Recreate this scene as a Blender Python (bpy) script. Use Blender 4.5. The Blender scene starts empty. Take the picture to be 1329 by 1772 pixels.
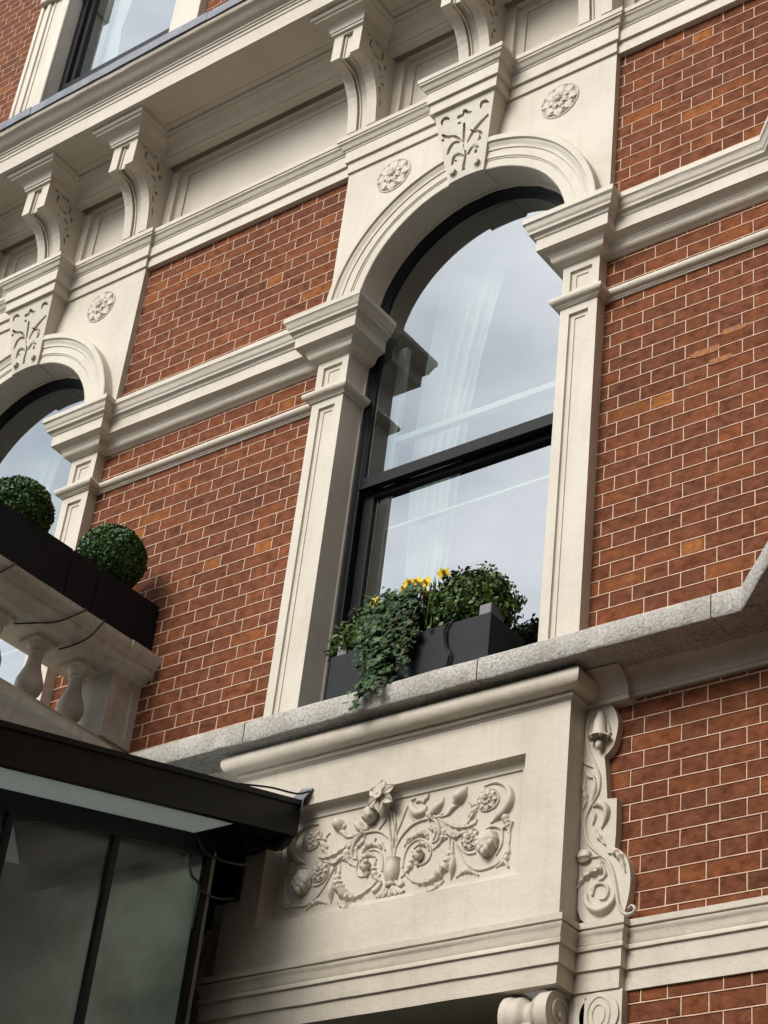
import bpy, bmesh, math, random
from mathutils import Vector, Matrix, noise
random.seed(7)
C = bpy.context.scene.collection
sc = bpy.context.scene
PI = math.pi

# ---------------------------------------------------------------- camera
cam_d = bpy.data.cameras.new('camera')
cam_d.sensor_fit = 'VERTICAL'; cam_d.sensor_height = 36.0
cam_d.lens = 3352.44 / 1772 * 36.0
cam_d.clip_start = 0.05; cam_d.clip_end = 600
cam = bpy.data.objects.new('camera', cam_d); C.objects.link(cam)
RR = [[0.7999726, 0.5910628, 0.1033851], [-0.2666585, 0.5045433, -0.8211755], [-0.5375286, 0.6293495, 0.5612328]]
mw = Matrix.Identity(4)
for i in range(3):
    mw[i][0] = RR[0][i]; mw[i][1] = -RR[1][i]; mw[i][2] = -RR[2][i]
mw[0][3], mw[1][3], mw[2][3] = 3.530696, -5.841594, -4.303481
cam.matrix_world = mw
sc.camera = cam

# ---------------------------------------------------------------- world, sun, exposure
SUN_TO = Vector((-0.16, -0.80, 0.575)).normalized()
world = bpy.data.worlds.new('World'); sc.world = world; world.use_nodes = True
wn = world.node_tree; wn.nodes.clear()
wo = wn.nodes.new('ShaderNodeOutputWorld'); bg = wn.nodes.new('ShaderNodeBackground')
sky = wn.nodes.new('ShaderNodeTexSky'); sky.sky_type = 'NISHITA'; sky.sun_disc = False
sky.sun_elevation = math.asin(SUN_TO.z); sky.sun_rotation = math.atan2(SUN_TO.x, SUN_TO.y)
sky.air_density = 1.0; sky.dust_density = 2.5
tc = wn.nodes.new('ShaderNodeTexCoord'); mp = wn.nodes.new('ShaderNodeMapping')
mp.inputs['Scale'].default_value = (1, 1, 2.2)
nz = wn.nodes.new('ShaderNodeTexNoise'); nz.inputs['Scale'].default_value = 3.4; nz.inputs['Detail'].default_value = 7; nz.inputs['Roughness'].default_value = .52
cr = wn.nodes.new('ShaderNodeValToRGB')
cr.color_ramp.elements[0].position = .36; cr.color_ramp.elements[0].color = (3.9, 4.4, 4.9, 1)
cr.color_ramp.elements[1].position = .66; cr.color_ramp.elements[1].color = (9.4, 9.5, 9.6, 1)
mx = wn.nodes.new('ShaderNodeMix'); mx.data_type = 'RGBA'; mx.inputs[0].default_value = .93
wn.links.new(tc.outputs['Generated'], mp.inputs['Vector']); wn.links.new(mp.outputs[0], nz.inputs['Vector'])
wn.links.new(nz.outputs['Fac'], cr.inputs[0]); wn.links.new(sky.outputs[0], mx.inputs[6]); wn.links.new(cr.outputs[0], mx.inputs[7])
wn.links.new(mx.outputs[2], bg.inputs[0]); bg.inputs[1].default_value = .088
wn.links.new(bg.outputs[0], wo.inputs[0])
sun_d = bpy.data.lights.new('sun', 'SUN'); sun_d.energy = 1.2; sun_d.angle = math.radians(28); sun_d.color = (1, .95, .87)
sun = bpy.data.objects.new('sun', sun_d); C.objects.link(sun)
sun.rotation_euler = SUN_TO.to_track_quat('Z', 'Y').to_euler()
sun.location = (-4, -8, 12)
sc.view_settings.view_transform = 'Standard'; sc.view_settings.look = 'None'
sc.view_settings.gamma = 1; sc.view_settings.exposure = 1.55
sc.view_settings.use_curve_mapping = False
sc.render.engine = 'CYCLES'
sc.cycles.max_bounces = 8; sc.cycles.transparent_max_bounces = 12
sc.render.resolution_x = 768; sc.render.resolution_y = 1024

# ---------------------------------------------------------------- materials
MATS = {}
def newmat(name):
    m = bpy.data.materials.new(name); m.use_nodes = True
    nt = m.node_tree; b = nt.nodes['Principled BSDF']
    MATS[name] = m
    return m, nt, b
def tex(nt, kind, **kw):
    n = nt.nodes.new(kind)
    for k, v in kw.items(): n.inputs[k].default_value = v
    return n
def ramp(nt, stops):
    r = nt.nodes.new('ShaderNodeValToRGB')
    e = r.color_ramp.elements
    e[0].position, e[0].color = stops[0][0], (*stops[0][1], 1)
    e[1].position, e[1].color = stops[-1][0], (*stops[-1][1], 1)
    for p, c in stops[1:-1]:
        q = e.new(p); q.color = (*c, 1)
    return r
def pos(nt):
    g = nt.nodes.new('ShaderNodeNewGeometry'); return g.outputs['Position']
def mixc(nt, a, b, f, mode='MIX'):
    m = nt.nodes.new('ShaderNodeMix'); m.data_type = 'RGBA'; m.blend_type = mode
    for s, v in ((0, f), (6, a), (7, b)):
        if hasattr(v, 'links'): nt.links.new(v, m.inputs[s])
        elif s == 0: m.inputs[0].default_value = v
        else: m.inputs[s].default_value = (*v, 1)
    return m.outputs[2]
def bump(nt, b, h, dist=.002, st=1.0, prev=None):
    n = nt.nodes.new('ShaderNodeBump'); n.inputs['Distance'].default_value = dist; n.inputs['Strength'].default_value = st
    nt.links.new(h, n.inputs['Height'])
    if prev: nt.links.new(prev, n.inputs['Normal'])
    nt.links.new(n.outputs[0], b.inputs['Normal']); return n.outputs[0]
def simple(name, col, rough=.5, metal=0, nscale=0, ncol=None, bdist=0):
    m, nt, b = newmat(name)
    b.inputs['Base Color'].default_value = (*col, 1); b.inputs['Roughness'].default_value = rough; b.inputs['Metallic'].default_value = metal
    if max(col) < .03: b.inputs['Specular IOR Level'].default_value = .18
    if nscale:
        n = tex(nt, 'ShaderNodeTexNoise', Scale=nscale, Detail=6.0, Roughness=.6); nt.links.new(pos(nt), n.inputs['Vector'])
        r = ramp(nt, [(.35, ncol or col), (.65, col)]); nt.links.new(n.outputs['Fac'], r.inputs[0]); nt.links.new(r.outputs[0], b.inputs['Base Color'])
        if bdist: bump(nt, b, n.outputs['Fac'], bdist)
    return m

# painted stucco / stone
def stucco(name, base, dark, rough=.55, grime=.5):
    m, nt, b = newmat(name)
    P = pos(nt)
    n1 = tex(nt, 'ShaderNodeTexNoise', Scale=2.6, Detail=8.0, Roughness=.62); nt.links.new(P, n1.inputs['Vector'])
    r1 = ramp(nt, [(.36, dark), (.56, base), (.8, tuple(min(1, c * 1.05) for c in base))]); nt.links.new(n1.outputs['Fac'], r1.inputs[0])
    # vertical rain streaks
    mpn = nt.nodes.new('ShaderNodeMapping'); mpn.inputs['Scale'].default_value = (26, 26, 1.6); nt.links.new(P, mpn.inputs['Vector'])
    n2 = tex(nt, 'ShaderNodeTexNoise', Scale=1.0, Detail=5.0, Roughness=.6); nt.links.new(mpn.outputs[0], n2.inputs['Vector'])
    r2 = ramp(nt, [(.30, (.72, .69, .63)), (.50, (1, 1, 1))]); nt.links.new(n2.outputs['Fac'], r2.inputs[0])
    c = mixc(nt, r1.outputs[0], r2.outputs[0], grime, 'MULTIPLY')
    # small chips / specks
    n3 = tex(nt, 'ShaderNodeTexNoise', Scale=95.0, Detail=3.0, Roughness=.7); nt.links.new(P, n3.inputs['Vector'])
    r3 = ramp(nt, [(.27, (.62, .58, .50)), (.36, (1, 1, 1))]); nt.links.new(n3.outputs['Fac'], r3.inputs[0])
    c = mixc(nt, c, r3.outputs[0], .55, 'MULTIPLY')
    nt.links.new(c, b.inputs['Base Color']); b.inputs['Roughness'].default_value = rough
    n4 = tex(nt, 'ShaderNodeTexNoise', Scale=22.0, Detail=6.0, Roughness=.6); nt.links.new(P, n4.inputs['Vector'])
    p = bump(nt, b, n4.outputs['Fac'], .0045, .8)
    bump(nt, b, n3.outputs['Fac'], .0012, .7, p)
    return m
stucco('cream', (.52, .475, .40), (.47, .425, .35), .6, .20)
stucco('cream_low', (.50, .45, .37), (.44, .395, .32), .6, .25)
stucco('balcony_stone', (.42, .385, .32), (.30, .27, .22), rough=.7, grime=.7)
# granite
m, nt, b = newmat('granite'); P = pos(nt)
v = tex(nt, 'ShaderNodeTexNoise', Scale=75.0, Detail=4.0, Roughness=.75); nt.links.new(P, v.inputs['Vector'])
r = ramp(nt, [(.30, (.15, .142, .13)), (.43, (.32, .305, .275)), (.56, (.42, .40, .365)), (.72, (.58, .555, .51))]); nt.links.new(v.outputs['Fac'], r.inputs[0])
v2 = tex(nt, 'ShaderNodeTexNoise', Scale=5.0, Detail=6.0); nt.links.new(P, v2.inputs['Vector'])
r2 = ramp(nt, [(.35, (.72, .7, .66)), (.6, (1, 1, 1))]); nt.links.new(v2.outputs['Fac'], r2.inputs[0])
nt.links.new(mixc(nt, r.outputs[0], r2.outputs[0], .8, 'MULTIPLY'), b.inputs['Base Color']); b.inputs['Roughness'].default_value = .85
v3 = tex(nt, 'ShaderNodeTexNoise', Scale=60.0, Detail=5.0); nt.links.new(P, v3.inputs['Vector']); bump(nt, b, v3.outputs['Fac'], .006, 1.0)
# brick
def brickmat(name, rnd=True):
    m, nt, b = newmat(name); P = pos(nt)
    oi = nt.nodes.new('ShaderNodeObjectInfo')
    r = ramp(nt, [(0, (0.1074, 0.0378, 0.0190)), (.2, (0.1366, 0.0451, 0.0196)), (.4, (0.1196, 0.0415, 0.0202)), (.6, (0.1488, 0.0488, 0.0190)), (.8, (0.1269, 0.0427, 0.0185)), (.94, (0.1610, 0.0525, 0.0196)), (.98, (0.1891, 0.0647, 0.0207)), (1, (0.2440, 0.0878, 0.0235))])
    r.color_ramp.interpolation = 'LINEAR'
    if rnd: nt.links.new(oi.outputs['Random'], r.inputs[0])
    # offset coordinates per brick so no two blotch patterns line up
    off = nt.nodes.new('ShaderNodeVectorMath'); off.operation = 'MULTIPLY_ADD'
    cx = nt.nodes.new('ShaderNodeCombineXYZ')
    for i in range(3): nt.links.new(oi.outputs['Random'], cx.inputs[i])
    nt.links.new(cx.outputs[0], off.inputs[0]); off.inputs[1].default_value = (37, 19, 53); nt.links.new(P, off.inputs[2])
    mpn = nt.nodes.new('ShaderNodeMapping'); mpn.inputs['Scale'].default_value = (1, 1, 1.35); nt.links.new(off.outputs[0], mpn.inputs['Vector'])
    n1 = tex(nt, 'ShaderNodeTexNoise', Scale=21.0, Detail=3.5, Roughness=.55, Distortion=.0); nt.links.new(mpn.outputs[0], n1.inputs['Vector'])
    r1 = ramp(nt, [(.34, (.56, .49, .45)), (.39, (.80, .76, .73)), (.47, (.88, .88, .88)), (.50, (1.04, 1.04, 1.04)), (.60, (1.10, 1.10, 1.09)), (.64, (1.36, 1.46, 1.46))]); nt.links.new(n1.outputs['Fac'], r1.inputs[0])
    c = mixc(nt, r.outputs[0], r1.outputs[0], .85, 'MULTIPLY')
    n2 = tex(nt, 'ShaderNodeTexNoise', Scale=14.0, Detail=6.0, Roughness=.7); nt.links.new(off.outputs[0], n2.inputs['Vector'])
    r2 = ramp(nt, [(.66, (0, 0, 0)), (.80, (.7, .7, .7))]); nt.links.new(n2.outputs['Fac'], r2.inputs[0])
    c = mixc(nt, c, (.20, .085, .055), r2.outputs[0])
    big = tex(nt, 'ShaderNodeTexNoise', Scale=1.3, Detail=3.0); nt.links.new(P, big.inputs['Vector'])
    rb = ramp(nt, [(.35, (.92, .92, .93)), (.65, (1.22, 1.18, 1.14))]); nt.links.new(big.outputs['Fac'], rb.inputs[0])
    c = mixc(nt, c, rb.outputs[0], 1.0, 'MULTIPLY')
    nt.links.new(c, b.inputs['Base Color']); b.inputs['Roughness'].default_value = .85; b.inputs['Specular IOR Level'].default_value = .15
    n3 = tex(nt, 'ShaderNodeTexNoise', Scale=75.0, Detail=6.0, Roughness=.65); nt.links.new(off.outputs[0], n3.inputs['Vector'])
    p = bump(nt, b, n1.outputs['Fac'], .004, .9); bump(nt, b, n3.outputs['Fac'], .0045, 1.0, p)
    return m
brickmat('brick')
simple('brick_orange', (.36, .135, .028), .8, 0, 40, (.17, .055, .03), .003)
simple('mortar', (.68, .455, .33), .85, 0, 22, (.47, .30, .205), .002)
simple('mortar_brown', (.17, .085, .055), .9, 0, 30, (.11, .055, .04), .002)
simple('black_paint', (.003, .003, .0045), .55)
simple('black_fascia', (.004, .0046, .0052), .4, 0, 14, (.007, .008, .009), .001)
simple('planter_black', (.007, .0078, .0115), .6, 0, 9, (.012, .0135, .0185))
simple('planter_dark', (.004, .0048, .0075), .6)
simple('liner_grey', (.09, .09, .095), .4)
simple('lead', (.10, .108, .13), .55, .25, 12, (.16, .17, .195), .002)
simple('cable', (.015, .015, .016), .5)
simple('cable_grey', (.05, .05, .048), .5)
simple('white_paint', (.80, .82, .82), .4)
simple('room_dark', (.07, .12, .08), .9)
simple('curtain', (.82, .83, .84), .9)
simple('door_grey', (.05, .06, .05), .6)
simple('porch_inner', (.26, .28, .24), .8, 0, 1.4, (.08, .09, .075))
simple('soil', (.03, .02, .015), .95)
simple('pavement', (.06, .056, .05), .9, 0, 3, (.04, .037, .033), .01)
simple('asphalt', (.035, .034, .032), .9, 0, 5, (.026, .025, .024), .01)
simple('far_wall', (.12, .055, .035), .9, 0, 2, (.08, .04, .026), .01)
simple('yellow_petal', (.62, .47, .01), .6)
simple('orange_cup', (.60, .36, .005), .6)
simple('stem_green', (.06, .14, .03), .5)
simple('bark', (.06, .045, .03), .9, 0, 20, (.03, .022, .015), .01)
def leafmat(name, a, bcol, c3, rough=.4):
    m, nt, b = newmat(name); g = nt.nodes.new('ShaderNodeNewGeometry')
    r = ramp(nt, [(0, a), (.5, bcol), (1, c3)]); nt.links.new(g.outputs['Random Per Island'], r.inputs[0])
    nt.links.new(r.outputs[0], b.inputs['Base Color']); b.inputs['Roughness'].default_value = rough
    b.inputs['Specular IOR Level'].default_value = .25
    return m
leafmat('box_leaf', (.012, .035, .008), (.028, .075, .014), (.06, .13, .022))
leafmat('shrub_leaf', (.012, .034, .005), (.030, .072, .010), (.085, .115, .016))
leafmat('ivy_leaf', (.007, .026, .005), (.018, .055, .009), (.050, .105, .022), .5)
leafmat('ivy_dry', (.018, .030, .010), (.035, .050, .018), (.075, .080, .040), .6)
leafmat('tree_leaf', (.03, .06, .02), (.05, .09, .03), (.07, .11, .04), .6)
# window glass: clear, slightly green sheet that mirrors the sky
def glass(name, tint, refl, rough=0.0, wob=.0, top=1.0):
    m, nt, b = newmat(name); nt.nodes.remove(b)
    o = nt.nodes['Material Output']
    t = nt.nodes.new('ShaderNodeBsdfTransparent'); t.inputs[0].default_value = (*tint, 1)
    g = nt.nodes.new('ShaderNodeBsdfGlossy'); g.inputs['Color'].default_value = (.93, .97, 1, 1); g.inputs['Roughness'].default_value = rough
    f = nt.nodes.new('ShaderNodeFresnel'); f.inputs[0].default_value = 1.5
    mr = nt.nodes.new('ShaderNodeMapRange'); mr.inputs['To Min'].default_value = refl; mr.inputs['To Max'].default_value = top
    nt.links.new(f.outputs[0], mr.inputs['Value'])
    x = nt.nodes.new('ShaderNodeMixShader'); nt.links.new(mr.outputs[0], x.inputs[0]); nt.links.new(t.outputs[0], x.inputs[1]); nt.links.new(g.outputs[0], x.inputs[2])
    if wob:
        n = tex(nt, 'ShaderNodeTexNoise', Scale=2.2, Detail=1.0); nt.links.new(pos(nt), n.inputs['Vector'])
        bb = nt.nodes.new('ShaderNodeBump'); bb.inputs['Distance'].default_value = wob; nt.links.new(n.outputs['Fac'], bb.inputs['Height']); nt.links.new(bb.outputs[0], g.inputs['Normal'])
    nt.links.new(x.outputs[0], o.inputs['Surface']); return m
glass('glass', (.62, .70, .64), .30, 0.0)
glass('canopy_glass', (.50, .57, .52), .03, .16, .004, .6)
m, nt, b = newmat('soffit_white'); nt.nodes.remove(b)
tl = nt.nodes.new('ShaderNodeBsdfTranslucent'); tl.inputs[0].default_value = (.66, .69, .67, 1); df = nt.nodes.new('ShaderNodeBsdfDiffuse'); df.inputs[0].default_value = (.46, .49, .47, 1)
ms_ = nt.nodes.new('ShaderNodeMixShader'); ms_.inputs[0].default_value = .40; nt.links.new(tl.outputs[0], ms_.inputs[1]); nt.links.new(df.outputs[0], ms_.inputs[2]); nt.links.new(ms_.outputs[0], nt.nodes['Material Output'].inputs['Surface'])
glass('roof_glass', (.86, .88, .87), .04)

# ---------------------------------------------------------------- builders
def link(name, me, mat, parent=None, loc=None):
    o = bpy.data.objects.new(name, me); C.objects.link(o)
    if mat and not me.materials: me.materials.append(MATS[mat])
    if parent: o.parent = parent
    if loc: o.location = loc
    return o
def mesh(name, verts, faces, smooth=None):
    me = bpy.data.meshes.new(name); me.from_pydata([tuple(v) for v in verts], [], faces); me.validate(); me.update()
    if smooth is not None:
        for p in me.polygons: p.use_smooth = True
        me.set_sharp_from_angle(angle=math.radians(smooth))
    return me
def obj(name, verts, faces, mat, parent=None, smooth=None):
    return link(name, mesh(name, verts, faces, smooth), mat, parent)
def thing(name, label, cat, loc=(0, 0, 0), group=None):
    o = bpy.data.objects.new(name, None); C.objects.link(o); o.empty_display_size = .1
    o.location = loc; o['label'] = label; o['category'] = cat
    if group: o['group'] = group
    return o
def tag(o, label, cat, group=None):
    o['label'] = label; o['category'] = cat
    if group: o['group'] = group
    return o
def structure(o): o['kind'] = 'structure'; return o
class G:
    def __init__(s): s.v = []; s.f = []
    def add(s, v, f):
        n = len(s.v); s.v += [tuple(p) for p in v]; s.f += [tuple(i + n for i in q) for q in f]
    def box(s, x0, x1, y0, y1, z0, z1, bv=0.0):
        if not bv:
            s.add([(x0,y0,z0),(x1,y0,z0),(x1,y1,z0),(x0,y1,z0),(x0,y0,z1),(x1,y0,z1),(x1,y1,z1),(x0,y1,z1)],
                  [(0,3,2,1),(4,5,6,7),(0,1,5,4),(1,2,6,5),(2,3,7,6),(3,0,4,7)]); return
        bm = bmesh.new(); bmesh.ops.create_cube(bm, size=1)
        for v in bm.verts:
            v.co = Vector(((x0+x1)/2 + v.co.x*(x1-x0), (y0+y1)/2 + v.co.y*(y1-y0), (z0+z1)/2 + v.co.z*(z1-z0)))
        bmesh.ops.bevel(bm, geom=bm.edges[:], offset=bv, segments=2, affect='EDGES', profile=.5)
        bm.verts.index_update()
        s.add([v.co[:] for v in bm.verts], [[v.index for v in f.verts] for f in bm.faces]); bm.free()
    def tube(s, pts, r, n=8, caps=True):
        pts = [Vector(p) for p in pts]; rings = []
        rr = r if isinstance(r, (list, tuple)) else [r]*len(pts)
        up = Vector((0.3, 0.2, 1)).normalized()
        base = len(s.v)
        for i, p in enumerate(pts):
            t = (pts[min(i+1, len(pts)-1)] - pts[max(i-1, 0)]).normalized()
            a = t.cross(up); a = a.normalized() if a.length > 1e-4 else Vector((1,0,0)); b_ = t.cross(a).normalized()
            for k in range(n):
                q = p + (a*math.cos(2*PI*k/n) + b_*math.sin(2*PI*k/n))*rr[i]; s.v.append(tuple(q))
        for i in range(len(pts)-1):
            for k in range(n):
                s.f.append((base+i*n+k, base+i*n+(k+1)%n, base+(i+1)*n+(k+1)%n, base+(i+1)*n+k))
        if caps:
            s.f.append(tuple(base+k for k in range(n))[::-1]); s.f.append(tuple(base+(len(pts)-1)*n+k for k in range(n)))
    def sphere(s, c, r, n=10, m=8, sq=(1,1,1), f=None):
        vs = []; fs = []
        for i in range(m+1):
            th = PI*i/m
            for k in range(n):
                ph = 2*PI*k/n; d = Vector((math.sin(th)*math.cos(ph), math.sin(th)*math.sin(ph), math.cos(th)))
                q = r*(f(d) if f else 1)
                vs.append((c[0]+d.x*q*sq[0], c[1]+d.y*q*sq[1], c[2]+d.z*q*sq[2]))
        for i in range(m):
            for k in range(n): fs.append((i*n+k, i*n+(k+1)%n, (i+1)*n+(k+1)%n, (i+1)*n+k))
        s.add(vs, fs)
    def lathe(s, c, prof, n=24):   # prof (r,z), axis z
        b0 = len(s.v)
        for r, z in prof:
            for k in range(n): s.v.append((c[0]+r*math.cos(2*PI*k/n), c[1]+r*math.sin(2*PI*k/n), c[2]+z))
        for i in range(len(prof)-1):
            for k in range(n): s.f.append((b0+i*n+k, b0+i*n+(k+1)%n, b0+(i+1)*n+(k+1)%n, b0+(i+1)*n+k))
    def done(s, name, mat, parent=None, smooth=None): return obj(name, s.v, s.f, mat, parent, smooth)

def arc(a, b, kind, n=6):
    """points between profile points a and b; ovolo / cavetto / cyma"""
    out = []
    for i in range(n+1):
        t = i/n
        if kind == 'A': u, w = math.sin(t*PI/2), 1-math.cos(t*PI/2)
        elif kind == 'B': u, w = 1-math.cos(t*PI/2), math.sin(t*PI/2)
        elif kind == 'S': u, w = t, .5-.5*math.cos(t*PI)
        else: u, w = .5-.5*math.cos(t*PI), t
        out.append((a[0]+(b[0]-a[0])*u, a[1]+(b[1]-a[1])*w))
    return out
def wob(x, k, amp):
    return amp * noise.noise(Vector((x*5.3+k*17.1, k*3.7, x*.7)))
def mould(name, path, prof, mat, parent=None, amp=.0014, step=.09, smooth=40):
    """sweep a (projection, z) profile along a plan path with mitred corners"""
    pts = []
    for i in range(len(path)-1):
        a = Vector(path[i]); b = Vector(path[i+1]); L = (b-a).length; n = max(1, int(L/step))
        d = (b-a)/L; nn = Vector((d.y, -d.x))
        for k in range(n):
            if k == 0 and i > 0:
                a0 = Vector(path[i-1]); d0 = (a-a0).normalized(); n0 = Vector((d0.y, -d0.x)); m = (n0+nn)/(1+n0.dot(nn)); pts.append((a, m))
            else: pts.append((a+(b-a)*k/n, nn))
    pts.append((Vector(path[-1]), nn))
    V = []; F = []; np_ = len(prof)
    s_ = 0; last = None
    for p, m in pts:
        if last is not None: s_ += (p-last).length
        last = p
        for j, (q, z) in enumerate(prof):
            jj = j//2
            V.append((p.x+m.x*(q+(wob(s_, jj, amp) if q > 0 else 0)), p.y+m.y*(q+(wob(s_, jj, amp) if q > 0 else 0)), z+wob(s_+p.y, jj+40, amp)))
    for i in range(len(pts)-1):
        for j in range(np_):
            k = (j+1) % np_
            F.append((i*np_+j, (i+1)*np_+j, (i+1)*np_+k, i*np_+k))
    F.append(tuple(range(np_))); F.append(tuple((len(pts)-1)*np_+j for j in range(np_))[::-1])
    return obj(name, V, F, mat, parent, smooth)
def plate(name, x0, x1, z0, z1, yf, yb, rects, inset, depth, mat, parent=None, lip=0.0):
    """a slab with sunk, bevelled panels in its front face"""
    g = G(); xs = sorted({x0, x1, *[r[0] for r in rects], *[r[1] for r in rects]}); zs = sorted({z0, z1, *[r[2] for r in rects], *[r[3] for r in rects]})
    for i in range(len(xs)-1):
        for j in range(len(zs)-1):
            cx, cz = (xs[i]+xs[i+1])/2, (zs[j]+zs[j+1])/2
            if any(r[0] < cx < r[1] and r[2] < cz < r[3] for r in rects): continue
            g.add([(xs[i],yf,zs[j]),(xs[i+1],yf,zs[j]),(xs[i+1],yf,zs[j+1]),(xs[i],yf,zs[j+1])], [(0,1,2,3)])
    for a, b, c, d in rects:
        rg = [(0, 0), (0, depth*.45), (inset*.10, depth*.62), (inset*.25, depth*.70), (inset*.96, depth*.74), (inset, depth*.76), (inset, depth)] if not lip else [(0, 0), (0, depth*.15), (inset*.08, depth*.45), (inset*.35, depth*.72), (inset*.75, depth*.84), (inset*.96, depth*.86), (inset, depth*.88), (inset, depth)]
        rings = [[(a+q,yf+e,c+q),(b-q,yf+e,c+q),(b-q,yf+e,d-q),(a+q,yf+e,d-q)] for q, e in rg]; i2 = rings[-1]
        for r1, r2 in zip(rings[:-1], rings[1:]):
            g.add(r1+r2, [(k, (k+1)%4, 4+(k+1)%4, 4+k) for k in range(4)])
        g.add(i2, [(0,1,2,3)])
    g.add([(x0,yf,z0),(x1,yf,z0),(x1,yf,z1),(x0,yf,z1),(x0,yb,z0),(x1,yb,z0),(x1,yb,z1),(x0,yb,z1)], [(0,1,5,4),(1,2,6,5),(2,3,7,6),(3,0,4,7),(4,5,6,7)])
    return g.done(name, mat, parent)
def outline(R, zs, zb, n=40, xc=0.0):
    """jambs + semicircle, left to right; zb None = arc only"""
    L = []
    if zb is not None: L.append((-R, zb))
    for i in range(n+1):
        a = PI - PI*i/n; L.append((R*math.cos(a), zs+R*math.sin(a)))
    if zb is not None: L.append((R, zb))
    return [(xc+x, z) for x, z in L]
def archsweep(name, section, zs, zb, mat, parent=None, xc=0.0, n=48, smooth=40, amp=0.0):
    """section: closed loop of (radius, y)"""
    ns = len(section); V = []; F = []
    outs = [outline(R, zs, zb, n, xc) for R, y in section]; m = len(outs[0])
    for i in range(m):
        for j, (R, y) in enumerate(section):
            x, z = outs[j][i]; w = wob(i*.07, j//2, amp) if amp else 0
            V.append((x+w, y+w*.6, z+w))
    for i in range(m-1):
        for j in range(ns):
            k = (j+1) % ns; F.append((i*ns+j, (i+1)*ns+j, (i+1)*ns+k, i*ns+k))
    F.append(tuple(range(ns))); F.append(tuple((m-1)*ns+j for j in range(ns))[::-1])
    return obj(name, V, F, mat, parent, smooth)
def spline(P, n=5):
    out = []; m = len(P)
    for i in range(m-1):
        p0 = P[max(i-1,0)]; p1 = P[i]; p2 = P[i+1]; p3 = P[min(i+2,m-1)]
        for k in range(n):
            t = k/n
            out.append(tuple(.5*((2*b)+(c-a)*t+(2*a-5*b+4*c-d)*t*t+(3*b-a-3*c+d)*t**3) for a,b,c,d in zip(p0,p1,p2,p3)))
    out.append(tuple(P[-1])); return out
def stroke(g, pts, plane, hf=1.0, lobes=0, sink=.002, n=7, minh=.0, wk=1.0):
    """raised carved stem or leaf: half-round section along a curve of (u, w, halfwidth); plane maps (u,w,height) to space"""
    S = spline(pts, 5); base = len(g.v); m = len(S)
    for i, (u, w, r) in enumerate(S):
        a = S[max(i-1,0)]; b = S[min(i+1,m-1)]; dx, dz = b[0]-a[0], b[1]-a[1]; L = math.hypot(dx,dz) or 1; nx, nz = -dz/L, dx/L
        r = max(r*wk, .0012)
        if lobes and r > .006: r *= 1+.26*math.sin(i*lobes)
        h = max(r*hf, minh)
        for k in range(n):
            t = -1+2*k/(n-1); hh = h*math.sqrt(max(0,1-t*t))
            if lobes and r > .006: hh = h*(1-abs(t))**.6*(.75+.25*abs(math.sin(t*4)))+ (0 if abs(t)<.99 else 0)
            g.v.append(plane(u+nx*t*r, w+nz*t*r, hh-sink))
    for i in range(m-1):
        for k in range(n-1): g.f.append((base+i*n+k, base+(i+1)*n+k, base+(i+1)*n+k+1, base+i*n+k+1))
    g.f.append(tuple(base+k for k in range(n))); g.f.append(tuple(base+(m-1)*n+k for k in range(n))[::-1])

# bricks ------------------------------------------------------------------
_bm = {}
def brick_mesh(w, h):
    w = round(w, 3); key = (w, h)
    if key in _bm: return _bm[key]
    out = []
    for var in range(3):
        rnd = random.Random(hash(key)+var); c = .0018; j = lambda: rnd.uniform(-.0009, .0009)
        f = [(c+j(),0,c+j()),(w-c+j(),0+j(),c+j()),(w-c+j(),0+j(),h-c+j()),(c+j(),j(),h-c+j())]
        mid = [(w*.5,-.0006+j(),c*.6+j()),(w*.5+j(),j()*.8,h-c*.6+j())]
        o = [(0,.0026,0),(w,.0026,0),(w,.0026,h),(0,.0026,h)]; bk = [(0,.02,0),(w,.02,0),(w,.02,h),(0,.02,h)]
        V = f+o+bk+mid
        F = [(0,12,13,3),(12,1,2,13),(4,5,1,12,0),(5,6,2,1),(6,7,3,13,2),(7,4,0,3)]+[(4+k,8+k,8+(k+1)%4,4+(k+1)%4) for k in range(4)]
        me = mesh('brick', V, F); me.materials.append(MATS['brick']); out.append(me)
    _bm[key] = out; return out
GAP = .0085
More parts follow.
